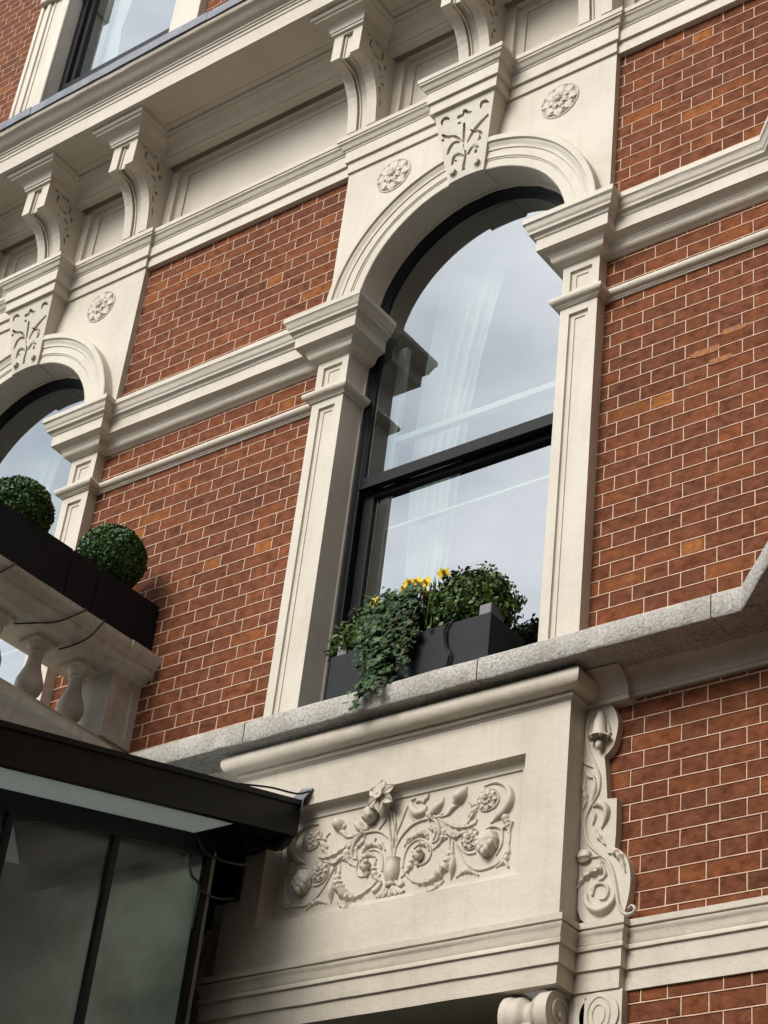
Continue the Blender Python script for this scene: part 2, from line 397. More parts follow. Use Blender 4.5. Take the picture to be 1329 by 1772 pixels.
def bricks(parent, x0, x1, z0, z1, u0, zt0, y=0.0, orange=(), special=None):
    """Flemish bond. u0: a header's left joint on even rows; zt0: top of row 0"""
    r0 = math.floor((z0-zt0)/.075)+1; r1 = math.ceil((z1-zt0)/.075)
    g = POINT; hw = .0027; yf = y-.0021; yk = y+.004
    def hline(z):
        n = max(2, int((x1-x0)/.08)); P = [(x0+(x1-x0)*i/n, z+.0011*noise.noise(Vector((i*1.7, z*31, y)))) for i in range(n+1)]
        V = []
        for x, zz in P: V += [(x, yk, zz-hw), (x, yf, zz-hw*.8), (x, yf, zz+hw*.8), (x, yk, zz+hw)]
        g.add(V, [(i*4+k, (i+1)*4+k, (i+1)*4+k+1, i*4+k+1) for i in range(n) for k in range(3)])
    def vline(x, za, zb):
        t = random.uniform(-.0010, .0010)
        V = [(x-hw, yk, za), (x-hw*.8, yf+.0003, za), (x+hw*.8, yf+.0003, za), (x+hw, yk, za), (x-hw+t, yk, zb), (x-hw*.8+t, yf+.0003, zb), (x+hw*.8+t, yf+.0003, zb), (x+hw+t, yk, zb)]
        g.add(V, [(k, k+1, k+5, k+4) for k in range(3)])
    for r in range(r0, r1+1):
        top = zt0+r*.075; bot = top-.075
        a, b = max(bot+GAP/2, z0), min(top-GAP/2, z1)
        if z0 < bot < z1: hline(bot)
        if b-a < .008: continue
        off = u0 + (0 if r % 2 == 0 else .16875)
        k = math.floor((x0-off)/.3375)-1
        while off+k*.3375 < x1:
            for s, w in ((0, .1125), (.1125, .225)):
                j0 = off+k*.3375+s + .004*noise.noise(Vector((r*3.1, k*5.7, s*9))); j1 = off+k*.3375+s+w + (.004*noise.noise(Vector((r*3.1, k*5.7, .1125*9))) if s == 0 else .004*noise.noise(Vector((r*3.1, (k+1)*5.7, 0))))
                if x0 < j0 < x1: vline(j0, max(bot, z0), min(top, z1))
                p, q = max(j0+GAP/2, x0), min(j1-GAP/2, x1)
                if q-p > .012:
                    me = random.choice(brick_mesh(q-p, round(b-a, 4)))
                    o = bpy.data.objects.new('brick', me); C.objects.link(o); o.parent = parent
                    o.location = (p, y+random.uniform(-.0009, .0009), a+random.uniform(-.0006, .0006))
            k += 1
POINT = G()
def brick_wall(label, fields, mort, y=0.0, group=None):
    w = thing('brick_wall', label, 'brick wall', (0, 0, 0), group)
    g = G()
    for (a, b, c, d) in mort: g.box(a, b, y+.0020, y+.11, c, d)
    g.done('mortar_bed', 'mortar_brown', w)
    POINT.v = []; POINT.f = []
    for f in fields: bricks(w, *f, y=y)
    POINT.done('pointing', 'mortar', w)
    return w
# carved relief line data (metres): (u, z, half width)
PANEL=[('stem',[(0.003,-0.999,0.0033),(0.001,-0.96,0.0038),(0.02,-0.909,0.0042),(0.053,-0.871,0.0046),(0.094,-0.846,0.0048),(0.143,-0.839,0.005),(0.187,-0.845,0.0059),(0.214,-0.875,0.0068),(0.226,-0.916,0.0062),(0.216,-0.946,0.0042),(0.192,-0.953,0.0022)]),('spiral',[(0.054,-1.035,0.0039),(0.055,-0.992,0.0039),(0.069,-0.951,0.0039),(0.103,-0.927,0.0038),(0.147,-0.93,0.0037),(0.184,-0.962,0.0035),(0.192,-1.001,0.0034),(0.177,-1.031,0.0032),(0.147,-1.041,0.003),(0.115,-1.03,0.0027),(0.096,-1.0,0.0025),(0.102,-0.974,0.0022)]),('big',[(0.062,-1.047,0.0022),(0.091,-1.087,0.0051),(0.144,-1.118,0.0083),(0.193,-1.124,0.0114),(0.239,-1.106,0.0139),(0.271,-1.069,0.0126),(0.285,-1.024,0.0089),(0.281,-0.986,0.0047),(0.281,-0.953,0.0022)]),('br',[(0.211,-0.847,0.0039),(0.264,-0.879,0.0061),(0.315,-0.906,0.0083),(0.364,-0.913,0.0072),(0.399,-0.906,0.0056),(0.41,-0.89,0.0008)]),('br',[(0.239,-0.875,0.0028),(0.267,-0.913,0.0072),(0.307,-0.948,0.0094),(0.342,-0.938,0.0061),(0.377,-0.929,0.0011)]),('bud',[(0.214,-0.842,0.0022),(0.259,-0.838,0.005),(0.287,-0.813,0.0078),(0.317,-0.802,0.0033)]),('bud',[(0.296,-0.804,0.0072),(0.311,-0.779,0.0167),(0.33,-0.756,0.0139),(0.346,-0.728,0.0011)]),('bud',[(0.292,-0.797,0.0056),(0.284,-0.782,0.0061),(0.298,-0.771,0.0011)]),('leaf',[(0.154,-0.827,0.0044),(0.184,-0.82,0.0111),(0.206,-0.796,0.0122),(0.224,-0.778,0.0072),(0.231,-0.757,0.0008)]),('ring',[(0.454,-0.863,0.0028),(0.423,-0.84,0.0032),(0.409,-0.805,0.0036),(0.423,-0.775,0.0037),(0.458,-0.766,0.0039),(0.495,-0.787,0.0037),(0.509,-0.82,0.0036),(0.495,-0.85,0.0032),(0.463,-0.861,0.0028)]),('ring',[(0.432,-0.747,0.0022),(0.485,-0.74,0.0056),(0.535,-0.763,0.0067),(0.565,-0.805,0.01),(0.565,-0.848,0.0122),(0.544,-0.881,0.0111),(0.511,-0.902,0.0083),(0.477,-0.922,0.0008)]),('ring',[(0.413,-0.828,0.0022),(0.388,-0.85,0.0072),(0.364,-0.868,0.0033)]),('vine',[(0.309,-0.97,0.0022),(0.339,-1.023,0.0031),(0.373,-1.072,0.0039),(0.418,-1.109,0.0042),(0.46,-1.119,0.0044),(0.506,-1.112,0.0044),(0.534,-1.102,0.0043),(0.557,-1.075,0.004),(0.572,-1.046,0.0039),(0.577,-1.005,0.0039),(0.575,-0.973,0.0046),(0.584,-0.935,0.0056)]),('vine',[(0.309,-0.97,0.0022),(0.35,-1.015,0.003),(0.382,-1.037,0.0033),(0.417,-1.038,0.0033)]),('vine',[(0.416,-1.022,0.0028),(0.424,-0.981,0.0044),(0.456,-0.947,0.0056),(0.496,-0.939,0.0056),(0.533,-0.957,0.0051),(0.541,-0.987,0.0041),(0.539,-1.029,0.0037),(0.516,-1.067,0.0033)]),('vine',[(0.528,-1.1,0.0039),(0.559,-1.1,0.0061),(0.581,-1.131,0.0044)]),('vine',[(0.536,-0.96,0.0033),(0.556,-0.953,0.0072),(0.578,-0.942,0.0056)]),('drop',[(0.3,-0.968,0.0017),(0.306,-1.017,0.0022),(0.31,-1.082,0.0111),(0.306,-1.136,0.0008)]),('curl',[(0.252,-0.883,0.0022),(0.262,-0.912,0.0056),(0.261,-0.939,0.0072),(0.25,-0.953,0.0017)]),('curl',[(0.162,-0.848,0.0017),(0.179,-0.885,0.0072),(0.205,-0.901,0.0067),(0.197,-0.943,0.0017)]),('curl',[(0.103,-0.875,0.0014),(0.119,-0.906,0.0039),(0.076,-0.909,0.0083),(0.049,-0.942,0.0022)]),('flstem',[(-0.002,-0.987,0.0033),(-0.006,-0.904,0.0033),(0.017,-0.836,0.0039),(0.046,-0.758,0.0028)]),('flstem',[(0.056,-0.794,0.0017),(0.078,-0.821,0.0022),(0.1,-0.847,0.0014)])]
CENTRE=[('vase',[(-0.021,-1.078,0.0028),(-0.015,-1.077,0.0031),(0.017,-1.082,0.0031),(0.026,-1.087,0.0028)]),('st',[(-0.007,-0.991,0.0039),(-0.019,-0.912,0.0035),(-0.036,-0.843,0.0033),(-0.054,-0.772,0.0033)]),('st',[(-0.004,-0.992,0.0033),(-0.007,-0.892,0.003),(-0.006,-0.826,0.0028),(-0.022,-0.778,0.0028)]),('foot',[(-0.045,-1.087,0.0028),(-0.067,-1.11,0.0083),(-0.088,-1.118,0.0094)]),('foot',[(-0.014,-1.088,0.0033),(-0.029,-1.117,0.0094),(-0.032,-1.141,0.0083)]),('foot',[(0.005,-1.091,0.0033),(0.015,-1.119,0.01),(0.024,-1.145,0.0083)]),('foot',[(0.024,-1.089,0.0033),(0.045,-1.114,0.0083),(0.069,-1.105,0.0072)]),('tulip',[(0.063,-0.745,0.0067),(0.073,-0.775,0.0122),(0.101,-0.803,0.015),(0.132,-0.801,0.0122),(0.145,-0.778,0.0056)]),('tulip',[(0.067,-0.751,0.0028),(0.062,-0.733,0.0067),(0.084,-0.732,0.0039)]),('tulip',[(0.127,-0.752,0.0056),(0.144,-0.739,0.0078),(0.153,-0.721,0.0011)]),('tulip',[(0.089,-0.75,0.0044),(0.113,-0.744,0.0078),(0.134,-0.759,0.0044)])]
SLABLINE=[(-0.233,-0.463),(-0.201,-0.451),(-0.156,-0.456),(-0.122,-0.489),(-0.101,-0.55),(-0.105,-0.611),(-0.121,-0.663),(-0.158,-0.697),(-0.148,-0.76),(-0.136,-0.888),(-0.092,-0.894),(-0.09,-1.031),(-0.093,-1.103),(-0.065,-1.122),(-0.033,-1.168),(-0.02,-1.226),(-0.02,-1.282),(-0.027,-1.325),(-0.038,-1.367),(-0.046,-1.39),(-0.229,-1.382)]
SLAB=[[(-0.166,-0.513,0.0023),(-0.183,-0.493,0.003),(-0.212,-0.488,0.0035),(-0.235,-0.519,0.0039),(-0.243,-0.579,0.0042),(-0.226,-0.664,0.0045),(-0.194,-0.732,0.0045),(-0.172,-0.791,0.0042),(-0.174,-0.85,0.0039),(-0.198,-0.893,0.0035),(-0.226,-0.946,0.004),(-0.23,-1.004,0.0047),(-0.208,-1.066,0.005),(-0.163,-1.115,0.0052),(-0.118,-1.158,0.0052),(-0.091,-1.219,0.0053),(-0.075,-1.289,0.0057),(-0.061,-1.352,0.0055),(-0.037,-1.384,0.0049),(-0.007,-1.388,0.0044),(0.007,-1.374,0.0041),(-0.006,-1.356,0.0035),(-0.02,-1.367,0.0029)],[(-0.21,-1.277,0.0058),(-0.198,-1.323,0.0087),(-0.151,-1.356,0.0116),(-0.104,-1.345,0.0099),(-0.081,-1.299,0.0064),(-0.09,-1.23,0.0047),(-0.124,-1.168,0.0035),(-0.156,-1.139,0.0023)],[(-0.182,-1.287,0.0047),(-0.169,-1.247,0.0051),(-0.132,-1.248,0.0052),(-0.112,-1.277,0.005),(-0.122,-1.308,0.0043),(-0.148,-1.308,0.0029)],[(-0.152,-1.151,0.0058),(-0.153,-1.185,0.0128),(-0.196,-1.195,0.0116),(-0.231,-1.217,0.0087),(-0.251,-1.247,0.0023)],[(-0.142,-1.165,0.0029),(-0.128,-1.212,0.0058),(-0.157,-1.235,0.0058),(-0.186,-1.264,0.0023)],[(-0.12,-1.123,0.0041),(-0.083,-1.13,0.0099),(-0.058,-1.163,0.0087),(-0.04,-1.217,0.0017)],[(-0.218,-1.128,0.0023),(-0.187,-1.128,0.0029),(-0.15,-1.132,0.0023)],[(-0.198,-0.911,0.0029),(-0.163,-0.909,0.0099),(-0.134,-0.935,0.0099),(-0.136,-0.976,0.0076),(-0.155,-1.013,0.0029)],[(-0.18,-1.014,0.0029),(-0.16,-1.053,0.0076),(-0.134,-1.086,0.0017)],[(-0.197,-0.929,0.0029),(-0.186,-0.954,0.0058),(-0.194,-0.988,0.0023)],[(-0.252,-0.707,0.0012),(-0.232,-0.72,0.0047),(-0.209,-0.737,0.0012)],[(-0.244,-0.739,0.0017),(-0.223,-0.774,0.0058),(-0.194,-0.786,0.0017)],[(-0.204,-0.772,0.0023),(-0.193,-0.81,0.0052),(-0.194,-0.852,0.0064),(-0.202,-0.886,0.0017)],[(-0.236,-0.777,0.0017),(-0.24,-0.824,0.007),(-0.231,-0.874,0.007),(-0.241,-0.914,0.0017)],[(-0.191,-0.523,0.0064),(-0.193,-0.547,0.0087),(-0.199,-0.568,0.0058)],[(-0.159,-0.53,0.0058),(-0.144,-0.571,0.007),(-0.133,-0.605,0.0058)],[(-0.175,-0.52,0.0076),(-0.172,-0.559,0.0087),(-0.169,-0.59,0.007)],[(-0.204,-0.582,0.0047),(-0.172,-0.58,0.0058),(-0.133,-0.614,0.0047)]]
KEY=[[(-0.146,3.283,0.0018),(-0.147,3.309,0.0046),(-0.124,3.32,0.0053),(-0.096,3.299,0.0018)],[(0.104,3.278,0.0018),(0.11,3.309,0.0049),(0.132,3.313,0.0053),(0.157,3.292,0.0018)],[(-0.012,3.281,0.0035),(0.001,3.321,0.0039)],[(0.001,3.318,0.0032),(0.026,3.286,0.0046),(0.047,3.289,0.0021)],[(-0.048,3.287,0.0039),(-0.03,3.289,0.0053),(-0.01,3.285,0.0028)],[(-0.003,3.235,0.0032),(-0.006,3.175,0.0042),(-0.011,3.107,0.0025)],[(-0.013,3.098,0.0014),(0.002,3.031,0.0032),(-0.01,2.975,0.0042),(-0.014,2.932,0.0049)],[(-0.011,3.104,0.0018),(-0.043,3.149,0.0039),(-0.073,3.18,0.0032),(-0.113,3.19,0.0046),(-0.149,3.223,0.0028)],[(-0.147,3.193,0.0035),(-0.139,3.175,0.0039)],[(-0.085,3.191,0.0018),(-0.087,3.223,0.0035),(-0.072,3.241,0.0056),(-0.053,3.215,0.0021)],[(0.014,3.098,0.0025),(0.048,3.146,0.0049),(0.089,3.18,0.0056),(0.152,3.217,0.0039)],[(0.06,3.219,0.0032),(0.078,3.241,0.006),(0.091,3.213,0.0032)],[(0.051,3.147,0.0021),(0.081,3.141,0.0039),(0.101,3.114,0.0053),(0.087,3.078,0.0042)],[(-0.031,3.121,0.0025),(-0.068,3.135,0.0046),(-0.099,3.113,0.0053),(-0.115,3.072,0.0035)],[(0.015,3.019,0.0042),(0.038,3.049,0.0046),(0.064,3.058,0.0046),(0.085,3.028,0.0025)],[(0.067,3.032,0.0028),(0.065,3.008,0.0046)],[(-0.01,3.022,0.0028),(-0.055,3.052,0.0053),(-0.075,3.034,0.0053),(-0.087,2.997,0.0035)],[(0.061,2.937,0.0053),(0.074,2.946,0.007),(0.088,2.942,0.0046)],[(-0.092,2.934,0.0046),(-0.079,2.948,0.007),(-0.062,2.941,0.0046)],[(-0.037,3.241,0.0046),(-0.033,3.254,0.0046)],[(-0.065,3.022,0.0018),(-0.058,3.007,0.0028)],[(0.034,3.173,0.0018),(0.053,3.154,0.0025)]]
CORB=[[(-0.237,4.114,0.0046),(-0.25,4.136,0.0051),(-0.24,4.175,0.0034)],[(-0.219,4.193,0.004),(-0.189,4.194,0.008),(-0.158,4.192,0.004)],[(-0.221,4.095,0.0046),(-0.188,4.09,0.0097),(-0.15,4.092,0.004)],[(-0.138,4.166,0.004),(-0.131,4.139,0.0068),(-0.13,4.105,0.004)],[(-0.273,4.186,0.0068),(-0.264,4.209,0.0068),(-0.23,4.234,0.0029)],[(-0.148,4.234,0.004),(-0.124,4.235,0.0057),(-0.107,4.223,0.0029)],[(-0.216,4.034,0.004),(-0.204,4.033,0.004)],[(-0.159,4.036,0.0063),(-0.141,4.032,0.0068),(-0.126,4.016,0.0029)],[(-0.098,4.089,0.0063),(-0.102,4.055,0.004)],[(-0.126,3.977,0.0051),(-0.117,3.973,0.0046)],[(-0.099,4.0,0.0029),(-0.097,3.994,0.0029)],[(-0.102,3.944,0.0074),(-0.102,3.921,0.004)],[(-0.118,3.903,0.0034),(-0.108,3.865,0.004)],[(-0.1,3.807,0.0034),(-0.091,3.76,0.0023)],[(-0.092,3.952,0.0023),(-0.089,3.936,0.0023)]]
# ================================================================ the place
XC = -1.118; PITCH = 3.305; XB = XC-PITCH       # centres of the main bay and of the bay to its left
HI, HO = .65, .853                              # pilaster inner / outer half distance
XR = .68                                        # where the wall turns into the canted bay
BAYS = (XB, XC)

# ---- ground
g = G(); g.box(-400, 400, -400, 400, -6.3, -5.9); structure(g.done('pavement', 'pavement'))
g = G(); g.box(-400, 400, -14, -4.6, -6.2, -5.896); structure(g.done('road', 'asphalt'))

# ---- brickwork
brick_wall('large brick panel between the two arched windows, below the roll moulding',
           [(XB+HO, XC-HO, -.25, 1.735, -2.4443, .004)], [(XB+HO-.05, XC-HO+.05, -.3, 1.735)])
brick_wall('narrow strip of brickwork left of the main window, between string course and roll moulding',
           [(XB+HO, XC-HO, 1.737, 2.02, -2.4443, .004)], [(XB+HO-.05, XC-HO+.05, 1.736, 2.1)])
brick_wall('upper brick panel between the two arched window heads, above the string course',
           [(XB+HO-.01, XC-HO+.03, 2.15, 3.375, -2.699, 3.382)], [(XB+HO-.06, XC-HO+.08, 2.1, 3.6)])
brick_wall('long brick panel right of the main arched window, below the string course',
           [(XC+HO, XR-.004, -.25, 2.02, 0, 0)], [(XC+HO-.05, XR, -.3, 2.1)])
brick_wall('brick panel right of the main arch head with the entablature on top',
           [(XC+HO-.02, XR-.004, 2.15, 3.375, .008, 2.4727)], [(XC+HO-.06, XR, 2.1, 3.6)])
brick_wall('brick panel at lower right beside the carved side scroll, under the granite band',
           [(-.22, XR-.02, -1.43, -.37, .167, -1.060)], [(-.26, XR, -1.5, -.3)], y=.04)
brick_wall('brick panel at the lower right corner below the plain lower moulding',
           [(-.09, XR-.02, -3.3, -1.665, .185, -1.72)], [(-.14, XR, -5.9, -1.6)], y=.04)
brick_wall('brickwork of the upper storey at top left beside the square upper window',
           [(-6.75, -5.40, 5.45, 7.6, -6.1, 5.03)], [(-7.8, -5.35, 4.6, 8.4)])
brick_wall('small strip of upper storey brickwork right of the square upper window',
           [(-3.585, -2.6, 4.9, 6.2, -3.46, 5.06)], [(-3.62, -2.3, 4.6, 8.0)])
# odd bricks with the orange facing showing through
def orange_patch(x, z, w, h, y=0.0, seed=1):
    rnd = random.Random(seed); n = 22; P = []
    for i in range(n):
        a = 2*PI*i/n; r = 1+rnd.uniform(-.28, .2); P.append((x+math.copysign(abs(math.cos(a))**.45, math.cos(a))*w/2*r, y-.0030, z+math.copysign(abs(math.sin(a))**.6, math.sin(a))*h/2*(.8+.25*(r-1))))
    return P
for (x, z, w, h, y, s_) in ((.275, 1.203, .15, .045, 0, 3), (.345, 1.128, .11, .04, 0, 5), (.41, 1.275, .12, .04, 0, 6)):
    P = orange_patch(x, z, w, h, y, s_); V = P+[(p[0], p[1]+.004, p[2]) for p in P]
    o = obj('render_patch', V, [tuple(range(22))]+[(i, (i+1)%22, 22+(i+1)%22, 22+i) for i in range(22)], 'brick_orange', None)
    tag(o, {3: 'orange worn patch on a brick, wide one in the panel right of the window', 5: 'orange worn patch just right of and below the wide orange patch', 6: 'small orange worn patch at the right edge of the brick panel'}[s_], 'worn patch')

# ---- canted bay at the right edge
def rot45(o): o.rotation_euler = (0, 0, math.radians(-45)); o.location = (XR, 0, 0)
cw = thing('canted_wall', 'brick side of the canted bay turning towards the viewer at the right edge', 'wall')
g = G(); g.box(0, 1.15, .0022, .3, -5.9, 5.0); g.done('mortar_bed', 'mortar_brown', cw); POINT.v = []; POINT.f = []
bricks(cw, .004, .9, -.25, 2.02, .2, .0); bricks(cw, .004, .9, 2.2, 3.37, .24, 2.4727); POINT.done('pointing', 'mortar', cw)
rot45(cw)
K = .8
def rpath(y=0.0, L=K):    # end of a plan path: along the wall then round onto the canted face
    return [(XR, y), (XR+L, y-L)]

# ---- string course with the pilaster capitals and the thin roll below
dp = -.07
def bandpath(y=0.0):
    p = [(XB-1.7, y), (XB-HO, y), (XB-HO, dp), (XB-HI, dp), (XB-HI, .09)]
    return p
def midpath():
    return [(XB+HI, .094), (XB+HI, dp), (XB+HO, dp), (XB+HO, 0), (XC-HO, 0), (XC-HO, dp), (XC-HI, dp), (XC-HI, .094)]
def rightpath():
    return [(XC+HI, .094), (XC+HI, dp), (XC+HO, dp), (XC+HO, 0)]+rpath()
string_prof = ([(-.03, 1.965), (.004, 1.967), (.016, 1.972)] + arc((.018, 1.975), (.046, 2.003), 'A') + [(.048, 2.004), (.048, 2.012)]
    + arc((.052, 2.014), (.086, 2.036), 'B') + [(.092, 2.041), (.098, 2.041), (.0985, 2.110)] + [(.104, 2.113)]
    + arc((.106, 2.116), (.124, 2.134), 'B') + [(.128, 2.136), (.129, 2.150)] + arc((.131, 2.153), (.148, 2.186), 'S') + [(.150, 2.190), (.1535, 2.192), (.1535, 2.222), (-.03, 2.250)])
roll_prof = ([(-.03, 1.700), (.010, 1.700), (.012, 1.706), (.018, 1.709), (.019, 1.716)]
    + [(.022+.022*math.cos(a), 1.738+.022*math.sin(a)) for a in [math.radians(-90+20*k) for k in range(10)]] + [(.010, 1.762), (-.03, 1.764)])
sc_ = thing('string_course', 'cream moulded string course that forms the pilaster capitals and crosses the brickwork', 'moulding')
rc_ = thing('roll_moulding', 'thin cream roll moulding running just below the string course', 'moulding')
for pth in (bandpath(), midpath(), rightpath()):
    mould('moulding_run', pth, string_prof, 'cream', sc_, amp=.0018)
    mould('roll_run', pth, roll_prof, 'cream', rc_, amp=.0018)

# ---- window surrounds
def rosette(cx, cz, y, parent):
    g = G(); P = lambda r, a, h: (cx+r*math.cos(a), y-h, cz+r*math.sin(a))
    R = .098; n = 8
    g.tube([(cx+.112*math.cos(i*PI/16), y, cz+.112*math.sin(i*PI/16)) for i in range(33)], .006, 6)
    for k in range(n):
        a0 = 2*PI*k/n
        for lay, (r0, r1, wd, h0, da) in enumerate(((.036, .112, .042, .016, 0), (.020, .070, .026, .028, PI/n))):
            a = a0+da; c_, s_ = math.cos(a), math.sin(a); base = len(g.v); m = 7; nn = 6
            for i in range(m):
                t = i/(m-1); r = r0+(r1-r0)*t; w = wd*math.sin(PI*(.12+.80*t))**.7*(1+.16*math.sin(t*17))
                for q in range(nn+1):
                    u = -1+2*q/nn; hh = h0*(math.sin(PI*(.1+.85*t)))**.6*(1-.5*u*u) - .006*math.exp(-(u*3.2)**2) + .003*math.cos(u*9)
                    rr = r-.008*u*u; g.v.append((cx+rr*c_-u*w*s_, y-max(hh, -.002), cz+rr*s_+u*w*c_))
            for i in range(m-1):
                for q in range(nn): g.f.append((base+i*(nn+1)+q, base+(i+1)*(nn+1)+q, base+(i+1)*(nn+1)+q+1, base+i*(nn+1)+q+1))
    g.sphere((cx, y-.018, cz), .017, 10, 8, (1, .9, 1))
    for k in range(8):
        a = 2*PI*k/8; g.sphere((cx+.026*math.cos(a), y-.015, cz+.026*math.sin(a)), .008, 6, 5)
    return g.done('rosette', 'cream', parent, 50)
def cut_strokes(target, strokes, frame, depth):
    """sink carved channels into a block: frame maps (u, w) to a surface point, and gives the inward direction"""
    g = G(); fr, nrm = frame
    for st in strokes:
        S = spline(st, 3) if len(st) > 2 else st
        L = []; Rr = []
        for i, (u, w, r) in enumerate(S):
            a = S[max(i-1,0)]; b = S[min(i+1,len(S)-1)]; dx, dz = b[0]-a[0], b[1]-a[1]; l = math.hypot(dx, dz) or 1
            L.append((u-dz/l*r, w+dx/l*r)); Rr.append((u+dz/l*r, w-dx/l*r))
        P = L+Rr[::-1]; n = len(P)
        f0 = [tuple(Vector(fr(u, w))-nrm*.02) for u, w in P]; f1 = [tuple(Vector(fr(u, w))+nrm*depth) for u, w in P]
        m = len(L); F = []
        for i in range(m-1):
            F.append((i, i+1, n-2-i, n-1-i)); F.append((n+i+1, n+i, n+n-1-i, n+n-2-i))
        for i in range(n): F.append((i, (i+1)%n, n+(i+1)%n, n+i)[::-1])
        me = mesh('c', f0+f1, F); bm = bmesh.new(); bm.from_mesh(me); bmesh.ops.recalc_face_normals(bm, faces=bm.faces); bm.to_mesh(me); bm.free()
        c = bpy.data.objects.new('c', me); C.objects.link(c)
        md = target.modifiers.new('b', 'BOOLEAN'); md.operation = 'DIFFERENCE'; md.solver = 'EXACT'; md.object = c
        bpy.context.view_layer.update()
        dg = bpy.context.evaluated_depsgraph_get(); new = bpy.data.meshes.new_from_object(target.evaluated_get(dg))
        target.modifiers.clear()
        if len(new.polygons) > 0: target.data = new
        bpy.data.objects.remove(c, do_unlink=True)
def key_y(z): return -.082 + (-.16+.082)/(3.345-2.885)*(z-2.885)

arch_sec = ([(.648, .10), (.648, -.066), (.652, -.070), (.700, -.070), (.702, -.074), (.708, -.0745), (.711, -.080), (.757, -.080), (.760, -.086), (.768, -.087)]
    + arc((.770, -.087), (.800, -.098), 'S', 5) + [(.803, -.104), (.806, -.110), (.838, -.110), (.842, -.106), (.842, -.03), (.842, .05), (.80, .10)])
def surround(xc, label, first=None):
    t = thing('window_surround', label, 'window surround', (xc, -.07, -.24))
    if first:
        for ch in first.children:
            c = ch.copy(); C.objects.link(c); c.parent = t
            for g2 in ch.children:
                d = g2.copy(); C.objects.link(d); d.parent = c
        return t
    y0 = 0; off = lambda o: setattr(o, 'location', (0, .07, .24))
    parts = []
    for s in (-1, 1):
        a, b = sorted((s*HI, s*HO))
        parts.append(plate('pilaster', a, b, -.24, 1.72, -.07, .096, [(a+.050, b-.048, -.17, 1.655)], .024, .020, 'cream', t))
        parts.append(plate('pilaster_neck', a, b, 1.74, 1.985, -.068, .098, [(a+.042, b-.040, 1.800, 1.925)], .026, .020, 'cream', t))
    # spandrel plate with the arch cut out
    g = G(); n = 40; hw = .873; zt = 3.40; zb = 2.235; R = .80; yf = -.042; pts_a = [(R*math.cos(PI-PI*i/n), 2.253+R*math.sin(PI-PI*i/n)) for i in range(n+1)]
    pts_a = [(-R, zb)]+pts_a+[(R, zb)]; outer = []
    for x, z in pts_a:
        if z <= 2.26: outer.append((math.copysign(hw, x), z)); continue
        k = min(hw/abs(x) if x else 1e9, (zt-2.253)/(z-2.253)); outer.append((x*k, 2.253+(z-2.253)*k))
    V = [(x, yf, z) for x, z in pts_a]+[(x, yf, z) for x, z in outer]+[(x, .1, z) for x, z in outer]; m = len(pts_a); F = []
    for i in range(m-1): F.append((i, i+1, m+i+1, m+i)); F.append((m+i, m+i+1, 2*m+i+1, 2*m+i))
    # corner fill triangles
    for s in (-1, 1):
        c = len(V); V.append((s*hw, yf, zt)); idx = [i for i in range(m-1) if (abs(abs(outer[i][0])-hw) < 1e-6) != (abs(abs(outer[i+1][0])-hw) < 1e-6) and outer[i][0]*s > 0]
        for i in idx: F.append((m+i, m+i+1, c)); V += [(s*hw, .1, zt)]; F.append((m+i, c, len(V)-1, 2*m+i)); F.append((m+i+1, c, len(V)-1, 2*m+i+1))
    parts.append(obj('spandrel', V, F, 'cream', t))
    parts.append(archsweep('arch_moulding', arch_sec, 2.253, 2.225, 'cream', t, 0, 56, 35, .0018))
    # keystone: tapered, leaning forward towards the top, with sunk foliage
    zt, zb = 3.375, 2.893; V = []; F = []
    ks = []
    for z, hwk in ((zb, .111), (3.345, .194)): ks.append((z, hwk))
    nb = 8; front = []; back = []
    for i in range(nb+1):
        x = -.111+.222*i/nb; z = 2.253+math.sqrt(.642**2-x*x); front.append((x, key_y(z), z)); back.append((x, .05, z))
    V = front+[(.198, key_y(zt), zt), (-.198, key_y(zt), zt)]+back+[(.198, .05, zt), (-.198, .05, zt)]; nn = nb+3
    F = [tuple(range(nn)), tuple(range(nn, 2*nn))[::-1]]+[(i, nn+i, nn+(i+1)%nn, (i+1)%nn) for i in range(nn)]
    key = obj('keystone', V, F, 'cream', None)
    bm = bmesh.new(); bm.from_mesh(key.data); bmesh.ops.recalc_face_normals(bm, faces=bm.faces); bm.to_mesh(key.data); bm.free()
    nrm = Vector((0, 1, .17)).normalized()
    cut_strokes(key, [[(u, w, r*2.3) for u, w, r in st] for st in KEY], (lambda u, w: (u, key_y(w), w), nrm), .020)
    key.parent = t; parts.append(key)
    for s in (-1, 1): parts.append(rosette(s*.538, 3.196, yf-.001, t))
    for p in parts: off(p)
    for p in parts: p.location = (0, .07, .24)
    return t
s_main = surround(XC, 'cream surround of the main arched window in the middle, with keystone, rosettes and panelled pilasters')
surround(XB, 'cream surround of the left arched window behind the balcony, cut by the left edge', s_main)

